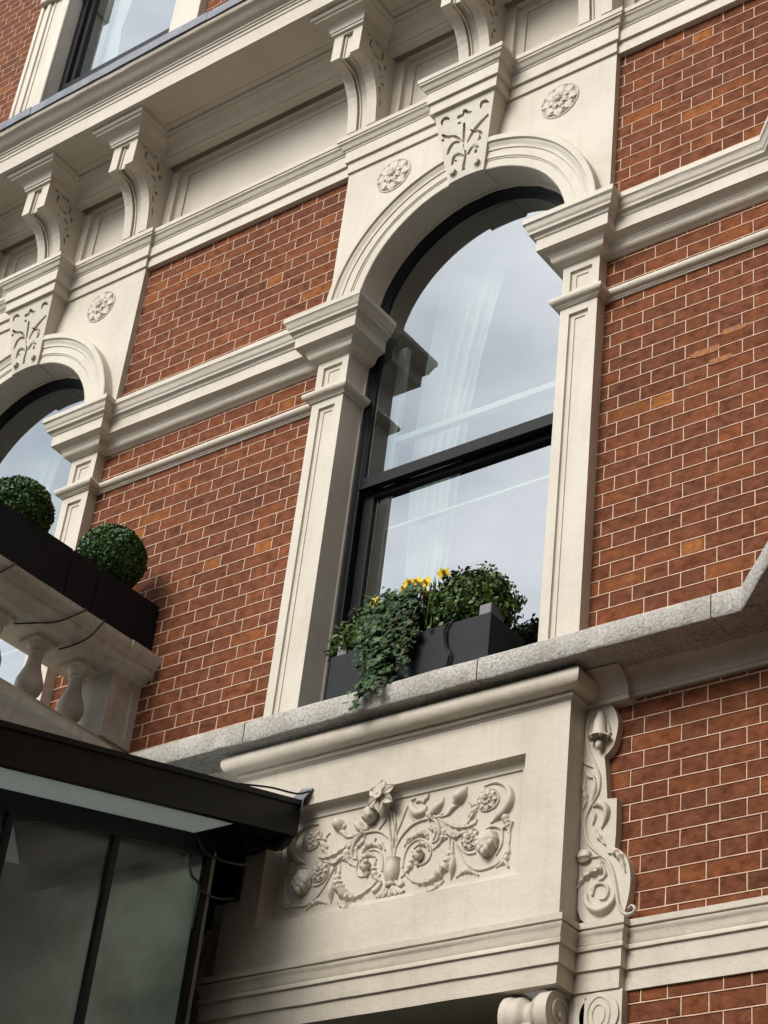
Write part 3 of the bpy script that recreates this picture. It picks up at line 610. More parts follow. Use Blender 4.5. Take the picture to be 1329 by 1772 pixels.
# ---- windows
def arched_window(xc, label, first=None):
    t = thing('arched_window', label, 'window', (xc, .1, -.24))
    if first:
        for ch in first.children:
            c = ch.copy(); C.objects.link(c); c.parent = t
        return t
    ps = []
    rect = lambda a, b, c, d: [(a, c), (a, d), (b, d), (b, c)]
    ps.append(archsweep('box_frame', [(.675, .086), (.640, .092), (.628, .098), (.622, .106), (.612, .110), (.612, .30), (.675, .30)], 2.253, -.235, 'black_paint', t, 0, 56))
    ps.append(archsweep('upper_sash', [(.613, .112), (.592, .112), (.588, .119), (.588, .135), (.613, .135)], 2.253, 1.20, 'black_paint', t, 0, 56))
    g = G(); o = outline(.590, 2.253, 1.22, 56); g.add([(x, .1245, z) for x, z in o], [tuple(range(len(o)))[::-1]]); ps.append(g.done('upper_pane', 'glass', t))
    g = G(); g.box(-.612, .612, .108, .150, 1.195, 1.262, .004); g.box(-.612, .612, .100, .112, 1.186, 1.200, .002); ps.append(g.done('meeting_rail', 'black_paint', t))
    g = G(); g.box(-.612, -.548, .152, .19, -.23, 1.19, .005); g.box(.548, .612, .152, .19, -.23, 1.19, .005); g.box(-.55, .55, .152, .19, 1.155, 1.20, .004); g.box(-.55, .55, .152, .19, -.23, -.14, .004); ps.append(g.done('lower_sash', 'black_paint', t))
    g = G(); g.add([(-.55, .17, -.15), (.55, .17, -.15), (.55, .17, 1.165), (-.55, .17, 1.165)], [(0, 1, 2, 3)]); ps.append(g.done('lower_pane', 'glass', t))
    # white secondary glazing frame standing inside
    g = G(); g.box(-.60, -.545, .26, .30, -.22, 2.2, .004); g.box(.545, .60, .26, .30, -.22, 2.2, .004); g.box(-.545, .545, .262, .298, 1.565, 1.603, .003); g.box(-.545, .545, .262, .298, 1.02, 1.035, .003); ps.append(g.done('inner_frame', 'white_paint', t))
    # sheer curtain gathered on the left
    V = []; F = []; nx, nz = 60, 10
    for j in range(nz+1):
        z = -.2+3.3*j/nz; wx = .17+.32*(j/nz)**1.3
        for i in range(nx+1):
            u = i/nx; x = -.53+wx*u+.03*math.sin(j*.8); V.append((x, .42+.030*math.sin(u*34+.4*math.sin(j))+.012*math.sin(u*71+1), z))
    for j in range(nz):
        for i in range(nx): a = j*(nx+1)+i; F.append((a, a+1, a+nx+2, a+nx+1))
    ps.append(obj('curtain', V, F, 'curtain', t, 80))
    # dim room behind
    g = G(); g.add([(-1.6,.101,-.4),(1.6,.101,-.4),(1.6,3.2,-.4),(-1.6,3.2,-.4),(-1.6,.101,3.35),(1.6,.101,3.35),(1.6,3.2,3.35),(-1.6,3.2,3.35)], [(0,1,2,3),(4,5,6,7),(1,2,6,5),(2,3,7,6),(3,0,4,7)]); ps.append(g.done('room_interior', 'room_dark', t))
    ps.append(archsweep('mastic_bead', [(.653, .078), (.6415, .080), (.640, .0935), (.653, .0935)], 2.253, -.235, 'cream', t, 0, 90, None, .0035))
    for p in ps: p.location = (0, -.1, .24)
    return t
w_main = arched_window(XC, 'tall arched black sash window in the middle, reflecting a pale cloudy sky')
arched_window(XB, 'arched black sash window at the left edge, behind the balustrade and topiary balls', w_main)

# ---- entablature band over the arches
ent_prof = ([(-.035, 3.366), (0, 3.366), (.0005, 3.440), (.0155, 3.4405), (.016, 3.520), (.021, 3.523), (.022, 3.530)] + arc((.024, 3.532), (.050, 3.566), 'S')
    + [(.053, 3.569), (.054, 3.580), (.060, 3.583), (.0615, 3.611), (.050, 3.619), (-.035, 3.628)])
ye, yb_, yk = -.055, -.035, -.183
p = [(XB-1.6, yb_)]
for c in BAYS:
    p += [(c-.878, yb_), (c-.878, ye), (c-.217, ye), (c-.217, yk), (c+.217, yk), (c+.217, ye), (c+.878, ye), (c+.878, yb_)]
p += [(XR, yb_), (XR+K, yb_-K)]
ent = thing('architrave', 'stepped cream architrave band under the frieze, breaking forward over the keystones', 'moulding')
mould('architrave_run', p, ent_prof, 'cream', ent, amp=.0014)

# ---- frieze, corbels, cornice
corn = thing('cornice', 'deep cream cornice at the top on carved corbels, with panelled frieze and lead flashing', 'cornice')
cx = sorted([c+o for c in BAYS for o in (-.773, 0, .773)])
rects = [(cx[0]-1.2, cx[0]-.165, 3.69, 4.205)]+[(a+.165, b-.165, 3.69, 4.205) for a, b in zip(cx[:-1], cx[1:])]+[(cx[-1]+.165, XR-.1, 3.69, 4.205)]
rects = [r for r in rects]
plate('frieze', XB-2.2, XR, 3.60, 4.30, -.002, .10, rects, .050, .050, 'cream', corn)
bed = ([(-.05, 4.197), (0, 4.198), (.001, 4.214), (.014, 4.216), (.016, 4.228)] + arc((.018, 4.229), (.092, 4.292), 'B', 8) + [(.095, 4.303), (.104, 4.305), (.112, 4.312), (.112, 4.327), (.15, 4.329), (.155, 4.345), (-.05, 4.345)])
mould('bed_mould', [(XB-2.2, -.095), (XR, -.095), (XR+K, -.095-K)], bed, 'cream', corn)
cor = ([(-.04, 4.333), (.478, 4.333), (.486, 4.335), (.487, 4.447), (.493, 4.450), (.494, 4.472), (.502, 4.476), (.503, 4.490), (.511, 4.493), (.512, 4.505)]
    + [(.520, 4.510)] + arc((.522, 4.512), (.592, 4.556), 'S', 8) + [(.600, 4.566), (.604, 4.580), (.604, 4.592), (-.04, 4.66)])
cp = [(XB-2.2, 0), (XR, 0), (XR+K, -K)]
mould('cornice_run', cp, cor, 'cream', corn)
g = G(); x = XB-2.2; L = [.0]
while x < XR:
    w = random.choice((.62, .74, .9)); x2 = min(x+w, XR)
    o = mould('lead_flashing', [(x, 0), (x2+.02, 0)], [(-.03, 4.598), (.606, 4.590), (.617+.002*(len(L)%2), 4.588), (.618+.002*(len(L)%2), 4.656+.002*(len(L)%2)), (.607, 4.664), (-.03, 4.80+.002*(len(L)%2))], 'lead', corn, amp=.0025, step=.05)
    x = x2; L.append(x)
def corbel_profile():
    c = [(-.335, 4.205), (-.338, 4.010)]
    c += [(-.322, 4.004), (-.262, 3.998), (-.225, 3.985), (-.195, 3.955), (-.170, 3.915), (-.150, 3.870), (-.136, 3.820), (-.126, 3.765), (-.119, 3.700), (-.113, 3.626)]
    return c
def corbel():
    t = bpy.data.objects.new('corbel', None); C.objects.link(t)
    prof = corbel_profile()
    def slab(x0, x1, inset, name):
        P = []
        for i, (y, z) in enumerate(prof):
            a = prof[max(i-1,0)]; b = prof[min(i+1,len(prof)-1)]; dy, dz = b[0]-a[0], b[1]-a[1]; L = math.hypot(dy, dz)
            P.append((y-dz/L*inset*1.0 if i not in (0,) else y+inset, z+dy/L*inset if i not in (0,) else z))
        P += [(.05, 3.626), (.05, 4.205)]; n = len(P)
        V = [(x0, y, z) for y, z in P]+[(x1, y, z) for y, z in P]
        return V, [tuple(range(n))[::-1], tuple(range(n, 2*n))]+[(i, (i+1)%n, n+(i+1)%n, n+i) for i in range(n)]
    V, F = slab(.036, .102, 0, ''); o = obj('corbel_side', V, F, 'cream', t)
    bm = bmesh.new(); bm.from_mesh(o.data); bmesh.ops.recalc_face_normals(bm, faces=bm.faces); bm.to_mesh(o.data); bm.free()
    cut_strokes(o, [[(y, z, r*1.8) for y, z, r in st] for st in CORB], (lambda u, w: (.102, u, w), Vector((-1, 0, 0))), .014)
    V, F = slab(-.102, -.036, 0, ''); obj('corbel_side', V, F, 'cream', t)
    V, F = slab(-.0358, .0358, .022, ''); obj('corbel_channel', V, F, 'cream', t)
    g = G()
    for xx in (-.024, .024):
        g.tube([(xx, y+.020, z) for y, z in prof], .0075, 8)
    g.done('corbel_bead', 'cream', t, 50)
    mould('corbel_cap', [(-.100, -.09), (-.100, -.336), (.100, -.336), (.100, -.09)],
          [(-.05, 4.200), (0, 4.2005), (.001, 4.214), (.016, 4.2165), (.017, 4.231), (.021, 4.233)]+arc((.024, 4.234), (.092, 4.292), 'B', 8)+[(.096, 4.303), (.110, 4.306), (.112, 4.313), (.115, 4.318), (.115, 4.331), (-.05, 4.332)], 'cream', t)
    return t
c0 = corbel(); c0.parent = corn
for i, x in enumerate(cx):
    if i == 0: c0.location = (x, 0, 0); continue
    r = c0.copy(); C.objects.link(r); r.parent = corn; r.location = (x, 0, 0)
    for ch in c0.children:
        c = ch.copy(); C.objects.link(c); c.parent = r

# ---- front of the bay out of view, extended to block sky from the right
bf = thing('bay_front', 'projecting brick front of the bay window beyond the right edge', 'wall')
g = G(); g.box(XR+K+.002, 6.5, -K-.10, .3, -5.9, 7.5); g.done('bay_body', 'far_wall', bf)
g = G(); g.box(XR+K-.2, 6.5, -K-.12, -K, 3.36, 3.62); g.box(XR+K-.2, 6.5, -K-.22, -K, 2.05, 2.22); g.box(XR+K-.2, 6.5, -K-.32, -K, -.35, -.24); g.box(XR+K-.2, 6.5, -K-.6, -K, 4.34, 4.66); g.done('bay_bands', 'cream', bf)
# ---- granite band
gb = thing('granite_band', 'grey granite sill band under the windows, speckled and rough at its lower edge', 'sill')
def granite(path, name='granite_block'):
    o = mould(name, path, [(-.15, -.352), (.232, -.353), (.246, -.356), (.251, -.350), (.252, -.262), (.247, -.252), (.236, -.246), (-.15, -.232)], 'granite', gb, amp=.004, step=.03)
    return o
for a, b in ((XB-1.6, -5.1), (-5.096, -3.9), (-3.896, -2.62), (-2.616, -1.905), (-1.900, -.640), (-.634, .445)): granite([(a, 0), (b, 0)])
granite([(.450, 0), (XR, 0), (XR+K, -K)])
# soffit moulding under the granite over the lower walls
mould('cavetto_moulding', [(XC+.868, .04), (XR, .04), (XR+K, .04-K)], [(-.05, -.445), (.020, -.443), (.022, -.428)]+arc((.028, -.425), (.160, -.342), 'B', 8)+[(-.05, -.335)], 'cream_low', gb)
mould('cavetto_moulding', [(XB+1.2, .04), (XC-.868, .04)], [(-.05, -.445), (.020, -.443), (.022, -.428)]+arc((.028, -.425), (.160, -.342), 'B', 8)+[(-.05, -.335)], 'cream_low', gb)
mould('cavetto_moulding', [(XC+.862, .035), (-.045, .035)], [(-.05, -.470), (.055, -.469), (.058, -.447)]+arc((.062, -.446), (.150, -.358), 'B', 8)+[(-.05, -.352)], 'cream_low', gb)

# ---- carved pier under the main window
pier = thing('carved_pier', 'cream projecting block under the main window with a sunk panel of carved flowers and scrolls', 'stonework')
plate('pier_body', XC-.865, XC+.865, -1.44, -.43, -.118, .08, [(XC-.663, XC+.663, -1.198, -.672)], .042, .056, 'cream_low', pier, .004)
torus = ([(-.04, -.478), (.004, -.477), (.006, -.468), (.022, -.466), (.023, -.452), (.020, -.448)] + [(.038+.044*math.cos(a), -.405+.046*math.sin(a)) for a in [math.radians(-75+17*k) for k in range(10)]] + [(-.04, -.352)])
mould('torus_moulding', [(XC-.865, .04), (XC-.865, -.118), (XC+.865, -.118), (XC+.865, .04)], torus, 'cream_low', pier, amp=.002)
YP = -.062
def pplane(sx): return lambda u, w, h: (XC+sx*u, YP-h, w)
g = G()
for sx in (1, -1):
    for k, st in PANEL:
        leaf = k in ('big', 'br', 'bud', 'leaf', 'curl', 'ring')
        st2 = [(u+.003*noise.noise(Vector((u*9, w*9, sx*5.)))*(sx < 0), w+.004*noise.noise(Vector((u*9, w*9, 3+sx)))*(sx < 0), r*(1.75 if leaf else 1.45)) for u, w, r in st]
        stroke(g, st2, pplane(sx), 1.75 if not leaf else 1.35, 1.9 if k in ('big', 'br', 'curl') else 0, minh=.010)
EXTRA = [[(.10, -1.16, .004), (.16, -1.175, .016), (.22, -1.165, .020), (.27, -1.13, .006)], [(.22, -.86, .004), (.25, -.90, .014), (.24, -.95, .012), (.20, -.985, .003)], [(.07, -.93, .003), (.11, -.90, .013), (.15, -.905, .014), (.17, -.93, .003)],
         [(.33, -1.13, .003), (.37, -1.11, .012), (.41, -1.12, .010), (.44, -1.14, .003)], [(.50, -.88, .003), (.54, -.90, .014), (.56, -.94, .012), (.57, -.98, .003)], [(.36, -.90, .003), (.39, -.86, .013), (.385, -.82, .010), (.36, -.80, .003)],
         [(.05, -1.08, .003), (.085, -1.05, .013), (.10, -1.01, .012), (.09, -.97, .003)], [(.52, -1.12, .003), (.56, -1.10, .012), (.575, -1.06, .010), (.57, -1.02, .003)], [(.14, -.80, .003), (.17, -.83, .015), (.20, -.84, .012), (.235, -.83, .003)],
         [(.29, -.99, .003), (.30, -1.03, .013), (.285, -1.07, .012), (.25, -1.09, .003)], [(.18, -.985, .003), (.165, -.955, .012), (.13, -.945, .012), (.10, -.96, .003)]]
for sx in (1, -1):
    for i, st in enumerate(EXTRA): stroke(g, [(u, w, r*1.25) for u, w, r in st], pplane(sx), 1.25, 2.2, minh=.010)
g.done('scroll_relief', 'cream_low', pier, 50)
g = G()
for k, st in CENTRE: stroke(g, [(u, w, r*1.5) for u, w, r in st], pplane(1), 1.2, 0, minh=.014)
for sx in (-1, 1):
    for u in (.05, .03): pass
g.done('flower_stems', 'cream_low', pier, 50)
# vase
g = G(); vc = (XC+.002, YP, -1.10)
g.lathe(vc, [(.0, -.012), (.024, -.012), (.028, -.004), (.020, .006), (.030, .020), (.036, .042), (.036, .070), (.030, .100), (.034, .112), (.028, .116), (0, .104)], 20)
for k in range(7):
    a = PI*k/6; r = .046
    stroke(g, [(.004+.018*math.cos(a+PI), -1.115, .006), (.004+.045*math.cos(a+PI), -1.135-.006*math.sin(a), .011), (.004+.070*math.cos(a+PI), -1.148-.008*math.sin(a), .010)], pplane(1), 1.5, 0, minh=.012)
g.done('vase', 'cream_low', pier, 50)
# daffodil, buds, fruit
g = G(); dc = Vector((XC-.058, YP-.062, -.712))
for k in range(6):
    a = 2*PI*k/6+.5; base = len(g.v); m = 8; nn = 6
    for i in range(m+1):
        t = i/m; r = .014+.060*t; w = .023*math.sin(PI*(.10+.88*t))**.8
        for q in range(nn+1):
            u = -1+2*q/nn; g.v.append((dc.x+r*math.cos(a)-u*w*math.sin(a), dc.y+.012*t*t-.010*abs(u)+.006*math.cos(u*8)*.3, dc.z+r*math.sin(a)+u*w*math.cos(a)))
    for i in range(m):
        for q in range(nn): g.f.append((base+i*(nn+1)+q, base+(i+1)*(nn+1)+q, base+(i+1)*(nn+1)+q+1, base+i*(nn+1)+q+1))
g.tube([dc, dc+Vector((0, -.016, 0)), dc+Vector((0, -.026, 0))], [.016, .018, .024], 14); g.sphere(dc+Vector((0, -.02, 0)), .010)
g.tube([dc+Vector((0, .0, 0)), dc+Vector((.012, .05, -.03))], .016, 8)
g.done('carved_daffodil', 'cream_low', pier, 50)
g = G(); g.sphere((XC-.138, YP-.022, -.768), .036, 12, 9, (1, .9, 1.1)); g.sphere((XC-.152, YP-.040, -.782), .013); g.sphere((XC-.125, YP-.042, -.780), .012)
g.done('carved_bud', 'cream_low', pier, 50)
for sx in (-1, 1):
    g = G(); g.sphere((XC+sx*.136, YP-.014, -.998), .024, 10, 8, (1, .8, 1.15)); g.sphere((XC+sx*.136+.010, YP-.026, -.988), .013); g.sphere((XC+sx*.136-.012, YP-.024, -1.004), .011); g.sphere((XC+sx*.130, YP-.006, -1.028), .010, 8, 6, (1, 1, 2)); g.done('carved_bud', 'cream_low', pier, 50)
    for (u, w, r, q) in ((.4556, -.812, .018, .013), (.387, -.974, .016, .011)):
        o = rosette(0, 0, 0, pier); o.name = 'carved_blossom'; o.scale = (r/.040, .8, r/.040); o.location = (XC+sx*u, YP-.004, w); o.data.materials[0] = MATS['cream_low']
    g = G(); g.sphere((XC+sx*.474, YP-.006, -1.008), .046, 28, 20, (1, .8, 1.15), lambda d: 1+.13*abs(math.sin(4*math.atan2(d.x, -d.y)+3*d.z))+.05*math.sin(11*d.z))
    for q, (a, b) in enumerate(((-.02, -.05), (.012, -.056), (.0, -.066), (.028, -.035), (-.03, -.03))): g.sphere((XC+sx*(.474+a), YP-.030, -1.008+b+.02), .015, 8, 6, (1, 1, 1.3))
    g.done('carved_fruit', 'cream_low', pier, 50)

# ---- side scrolls beside the pier
def side_scroll(label, mirror):
    t = thing('side_scroll', label, 'carved scroll', (0, 0, 0))
    mx_ = (lambda x: 2*XC-x) if mirror else (lambda x: x)
    P = [(XC+.862, -.50)]+[(x, z) for x, z in spline([(x, z, 0) for x, z in SLABLINE[:7]], 4) for _ in (0,)] if False else [(XC+.862, -.50)]
    body = SLABLINE[:-1]
    a = [q[:2] for q in spline([(x, z, 0) for x, z in body[:8]], 4)]; b = [(body[8][0], body[8][1]), (body[9][0], body[9][1]), body[10], body[11]]
    c_ = [q[:2] for q in spline([(x, z, 0) for x, z in body[12:]], 4)]
    P = [(XC+.862, a[0][1]-.03)]+a+b+c_+[(-.20, -1.402), (XC+.885, -1.372), (XC+.870, -1.330)]
    V = [(mx_(x), -.002, z) for x, z in P]+[(mx_(x), .045, z) for x, z in P]; n = len(P)
    o = obj('scroll_slab', V, [tuple(range(n)), tuple(range(n, 2*n))[::-1]]+[(i, (i+1)%n, n+(i+1)%n, n+i) for i in range(n)], 'cream_low', t)
    g = G(); pl = lambda u, w, h: (mx_(u), -.002-h, w)
    for i, st in enumerate(SLAB): stroke(g, [(u, w, r*1.6) for u, w, r in st], pl, 1.6, 1.7 if i in (3, 4, 5, 8, 13, 14) else 0, minh=.012)
    g.lathe((mx_(-.170), -.024, -.62), [(.0, .118), (.012, .112), (.016, .095), (.024, .075), (.028, .045), (.030, .018), (.040, .002), (.046, -.004), (.040, -.002), (.024, .012), (0, .02)], 16)
    for q in range(6): g.sphere((mx_(-.170)+.038*math.cos(q*1.05), -.026+.03*math.sin(q*1.05), -.622), .011, 6, 5)
    g.sphere((mx_(-.170), -.026, -.655), .016, 10, 8, (1, 1, 1.3)); g.sphere((mx_(-.222), -.012, -1.120), .026, 20, 12, (1.15, .8, 1.0), lambda d: 1+.12*math.sin(6*math.atan2(d.z, d.y))); 
    g.done('scroll_relief', 'cream_low', t, 50)
    return t
side_scroll('carved scroll of a bell flower and curling stem on the right side of the pier', False)
side_scroll('carved scroll on the left side of the pier, mostly hidden behind the glass canopy', True)

# ---- lower entablature
low = ([(-.03, -1.672), (.011, -1.671), (.012, -1.596), (.023, -1.594), (.024, -1.522), (.034, -1.520), (.035, -1.506), (.033, -1.503)] + arc((.026, -1.500), (.036, -1.462), 'S', 6)
    + [(.041, -1.455), (.042, -1.446), (.036, -1.442), (.028, -1.441), (.028, -1.436), (.041, -1.434), (.0425, -1.410), (.01, -1.401), (-.03, -1.400)])
le = thing('lower_entablature', 'cream stepped moulding band below the carved pier and across the lower right brickwork', 'moulding')
hp = .865
mould('entablature_run', [(XB+1.0, .04), (XC-1.09, .04), (XC-1.09, .0), (XC-hp, .0), (XC-hp, -.118), (XC+hp, -.118), (XC+hp, .0), (-.058, .0), (-.058, .04), (XR, .04), (XR+K, .04-K)], low, 'cream_low', le, amp=.002)

# ---- scroll consoles and door head below
def console(x0, x1, label):
    t = thing('scroll_console', label, 'console')
    g = G(); n = 28; c = (-.062, -1.768); R = .088
    prof = []                                   # ribbed roll: radius varies along x
    m = 24
    for i in range(m+1):
        u = i/m; x = x0+(x1-x0)*u; d = 0
        if .16 < u < .30: d = .006
        if .30 <= u <= .70: d = .018+.012*math.cos((u-.5)/.2*PI)
        if .70 < u < .74: d = .016
        prof.append((x, R-d))
    V = []; F = []
    for x, r in prof:
        for k in range(n): a = 2*PI*k/n; V.append((x, c[0]+r*math.cos(a), c[1]+r*math.sin(a)*1.06))
    for i in range(m):
        for k in range(n): F.append((i*n+k, i*n+(k+1)%n, (i+1)*n+(k+1)%n, (i+1)*n+k))
    F.append(tuple(range(n))); F.append(tuple(m*n+k for k in range(n))[::-1]); obj('volute_roll', V, F, 'cream_low', t, 40)
    g = G(); sp = [(c[0]+(.072-.0095*a)*math.cos(a*1.0), c[1]+(.075-.0098*a)*math.sin(a), 0) for a in [i*.28 for i in range(26)]]
    g.tube([(x1+.002, y, z) for y, z, _ in sp], .0055, 6); g.sphere((x1, c[0], c[1]), .014); g.done('volute_spiral', 'cream_low', t, 50)
    g = G(); g.box(x0+.006, x1-.006, -.12, .07, -2.9, -1.80); g.done('console_shaft', 'cream_low', t)
    return t
console(-.478, -.268, 'ribbed scroll console right of the door head at the bottom edge')
console(2*XC+.268, 2*XC+.478, 'ribbed scroll console left of the door head, behind the canopy glass')
t = thing('flat_volute', 'flat carved volute on the wall beside the scroll console at the bottom edge', 'volute')
g = G(); V = []; n = 32; cc = (-.128, -1.765)
for y in (-.012, .05):
    for k in range(n): a = 2*PI*k/n; V.append((cc[0]+.083*math.cos(a), y, cc[1]+.086*math.sin(a)))
obj('volute_disc', V, [tuple(range(n)), tuple(range(n, 2*n))[::-1]]+[(k, (k+1)%n, n+(k+1)%n, n+k) for k in range(n)], 'cream_low', t)
for r0 in (.060, .034): g.tube([(cc[0]+r0*.8*math.cos(a), -.012, cc[1]+r0*1.15*math.sin(a)) for a in [i*PI/14 for i in range(29)]], .0045, 6)
g.done('volute_ring', 'cream_low', t, 50)
g = G(); g.box(-.262, -.036, -.003, .06, -2.9, -1.674); g.box(-.245, -.045, -.004, .06, -2.9, -1.78); g.box(-.232, -.19, -.012, .05, -1.80, -1.69); g.done('volute_shaft', 'cream_low', t)
dh = thing('door_head', 'dark recess of the doorway under the cream lower band at the bottom edge', 'doorway')
g = G(); g.box(XC-.64, XC+.64, .16, .20, -5.0, -1.60); g.done('glass_panel', 'door_grey', dh)
g = G(); g.box(XC-.70, XC+.70, -.10, .20, -1.668, -1.60); g.done('door_soffit', 'cream_low', dh)
g = G(); g.box(XC-.68, XC+.68, .12, .17, -1.86, -1.79); g.box(XC-.7, XC-.64, .0, .14, -5, -1.67); g.box(XC+.62, XC+.66, .0, .14, -5, -1.67); g.done('door_frame', 'black_paint', dh)
g = G(); g.box(XB+.9, XC-.86, .05, .2, -5.9, -.35); tag(g.done('porch_wall', 'planter_dark'), 'dark wall behind the glass canopy enclosure at the lower left', 'wall')

# ---- upper storey window at top left
uw = thing('upper_window', 'square upper storey window at the top left with cream jambs and black sill rail', 'window')
g = G(); x0, x1 = -5.42, -5.085
g.box(x0, x1, -.05, .10, 4.6, 6.80)
g.box(x0, x0+.035, -.062, -.045, 4.6, 6.80, .003); g.box(x0+.075, x0+.115, -.066, -.045, 4.6, 6.80, .008); g.box(x0+.15, x0+.16, -.058, -.045, 4.6, 6.8, .002); g.box(x1-.085, x1+.002, -.074, -.045, 4.6, 6.80, .018)
g.done('left_jamb', 'cream', uw, 40)
g = G(); g.box(-5.40, -5.07, -.10, .10, 6.80, 7.4, .006); g.sphere((-5.28, -.12, 6.95), .075, 12, 9, (1, .7, 1.2), lambda d: 1+.15*math.sin(8*d.z)+.1*math.sin(6*math.atan2(d.y, d.x))); g.sphere((-5.29, -.13, 7.08), .06, 10, 8, (1.2, .7, .9)); g.done('jamb_bracket', 'cream', uw, 40)
g = G(); g.box(-3.86, -3.60, -.06, .10, 4.6, 7.6, .006); g.done('right_jamb', 'cream', uw)
g = G(); g.box(-5.09, -5.03, .055, .12, 4.7, 8, .004); g.box(-3.93, -3.85, .055, .12, 4.7, 8, .004); g.box(-5.03, -3.93, .055, .12, 5.72, 5.87, .005); g.box(-5.03, -4.99, .09, .13, 5.87, 8); g.box(-5.03, -3.93, .09, .13, 5.87, 5.90); g.done('window_frame', 'black_paint', uw)
g = G(); g.add([(-5.03, .11, 5.8), (-3.93, .11, 5.8), (-3.93, .11, 8), (-5.03, .11, 8)], [(0, 1, 2, 3)]); g.done('pane', 'glass', uw)
g = G(); g.box(-4.99, -4.955, .2, .24, 5.85, 8); g.done('inner_frame', 'white_paint', uw)
g = G(); V = []; F = []
for i in range(25): u = i/24; V += [(-4.95+.10*(1+.4*abs(math.sin(u*9.5))), .28, 5.9+2.0*u), (-4.99, .28, 5.9+2.0*u)]
for i in range(24): F.append((2*i, 2*i+1, 2*i+3, 2*i+2))
obj('curtain', V, F, 'curtain', uw)
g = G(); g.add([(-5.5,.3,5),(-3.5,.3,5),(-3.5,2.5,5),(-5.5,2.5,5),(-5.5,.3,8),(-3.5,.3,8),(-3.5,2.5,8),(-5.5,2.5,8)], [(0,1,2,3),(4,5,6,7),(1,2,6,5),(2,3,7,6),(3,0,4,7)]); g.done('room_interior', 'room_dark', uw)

# ---- balcony over the porch: slab, balustrade, planter, topiary
XF = -2.795
bal = thing('balustrade', 'weathered stone balustrade of the balcony at left, running out from the wall', 'balustrade')
rail = [(-.06, .300), (.020, .302), (.030, .318), (.040, .326), (.078, .330), (.080, .372), (.094, .378), (.098, .392), (.112, .402), (.116, .412), (.116, .440), (.104, .446), (-.06, .446)]
LB = 1.6
xi = XF-.116
mould('handrail', [(xi, -LB), (xi, -.002)], [(-.14+.0, .300)]+rail[1:-1]+[(-.14, .446)], 'balcony_stone', bal, amp=.002)
mould('handrail_inner', [(xi-.24, -.002), (xi-.24, -LB)], [(-.10, .301)]+rail[1:-1]+[(-.10, .445)], 'balcony_stone', bal, amp=.002)
mould('handrail_block', [(xi+.006, -.205), (xi+.006, -.002)], rail, 'balcony_stone', bal, amp=.002)
g = G(); g.box(xi-.24, xi, -LB, -.002, -.155, -.060, .006); g.done('plinth', 'balcony_stone', bal)
pd = plate('pedestal', 0, .20, -.06, .31, 0, .24, [(.045, .155, -.02, .265)], .012, .012, 'balcony_stone', bal, .004)
pd.rotation_euler = (0, 0, PI/2); pd.location = (xi+.012, -.203, 0)
bprof = [(.0, -.062), (.062, -.062), (.062, -.048), (.050, -.044), (.052, -.034), (.044, -.026), (.036, -.018), (.040, -.008), (.060, .015), (.070, .045), (.068, .075), (.054, .115), (.040, .155), (.034, .195), (.034, .220), (.042, .224), (.042, .236), (.036, .240), (.040, .256), (.056, .268), (.060, .280), (.0, .280)]
b0 = None
for k in range(5):
    y = -.315-.272*k
    if b0 is None:
        b0 = bpy.data.objects.new('baluster', None); C.objects.link(b0); b0.parent = bal
        g = G(); g.lathe((0, 0, 0), bprof, 28); g.done('baluster_shaft', 'balcony_stone', b0, 40)
        g = G(); g.box(-.068, .068, -.068, .068, .278, .302, .003); g.done('baluster_abacus', 'balcony_stone', b0)
        b0.location = (xi-.12, y, 0)
    else:
        r = b0.copy(); C.objects.link(r); r.parent = bal; r.location = (xi-.12, y, 0)
        for ch in b0.children: c = ch.copy(); C.objects.link(c); c.parent = r
bs = mould('balcony_slab', [(XF-.06, -LB-.1), (XF-.06, -.22)], [(-1.2, -.36), (-.02, -.36), (.0, -.34), (.03, -.33)]+arc((.035, -.30), (.06, -.22), 'S')+[(.075, -.21), (.078, -.165), (-.02, -.152), (-1.2, -.150)], 'balcony_stone', None, amp=.003)
tag(bs, 'moulded stone edge of the balcony floor under the balustrade', 'balcony')
g = G(); g.box(xi-.02, xi+.10, -.34, -.245, -.235, -.205, .006); tag(g.done('lead_tray', 'black_fascia'), 'small dark tray at the foot of the balustrade pedestal', 'flashing')
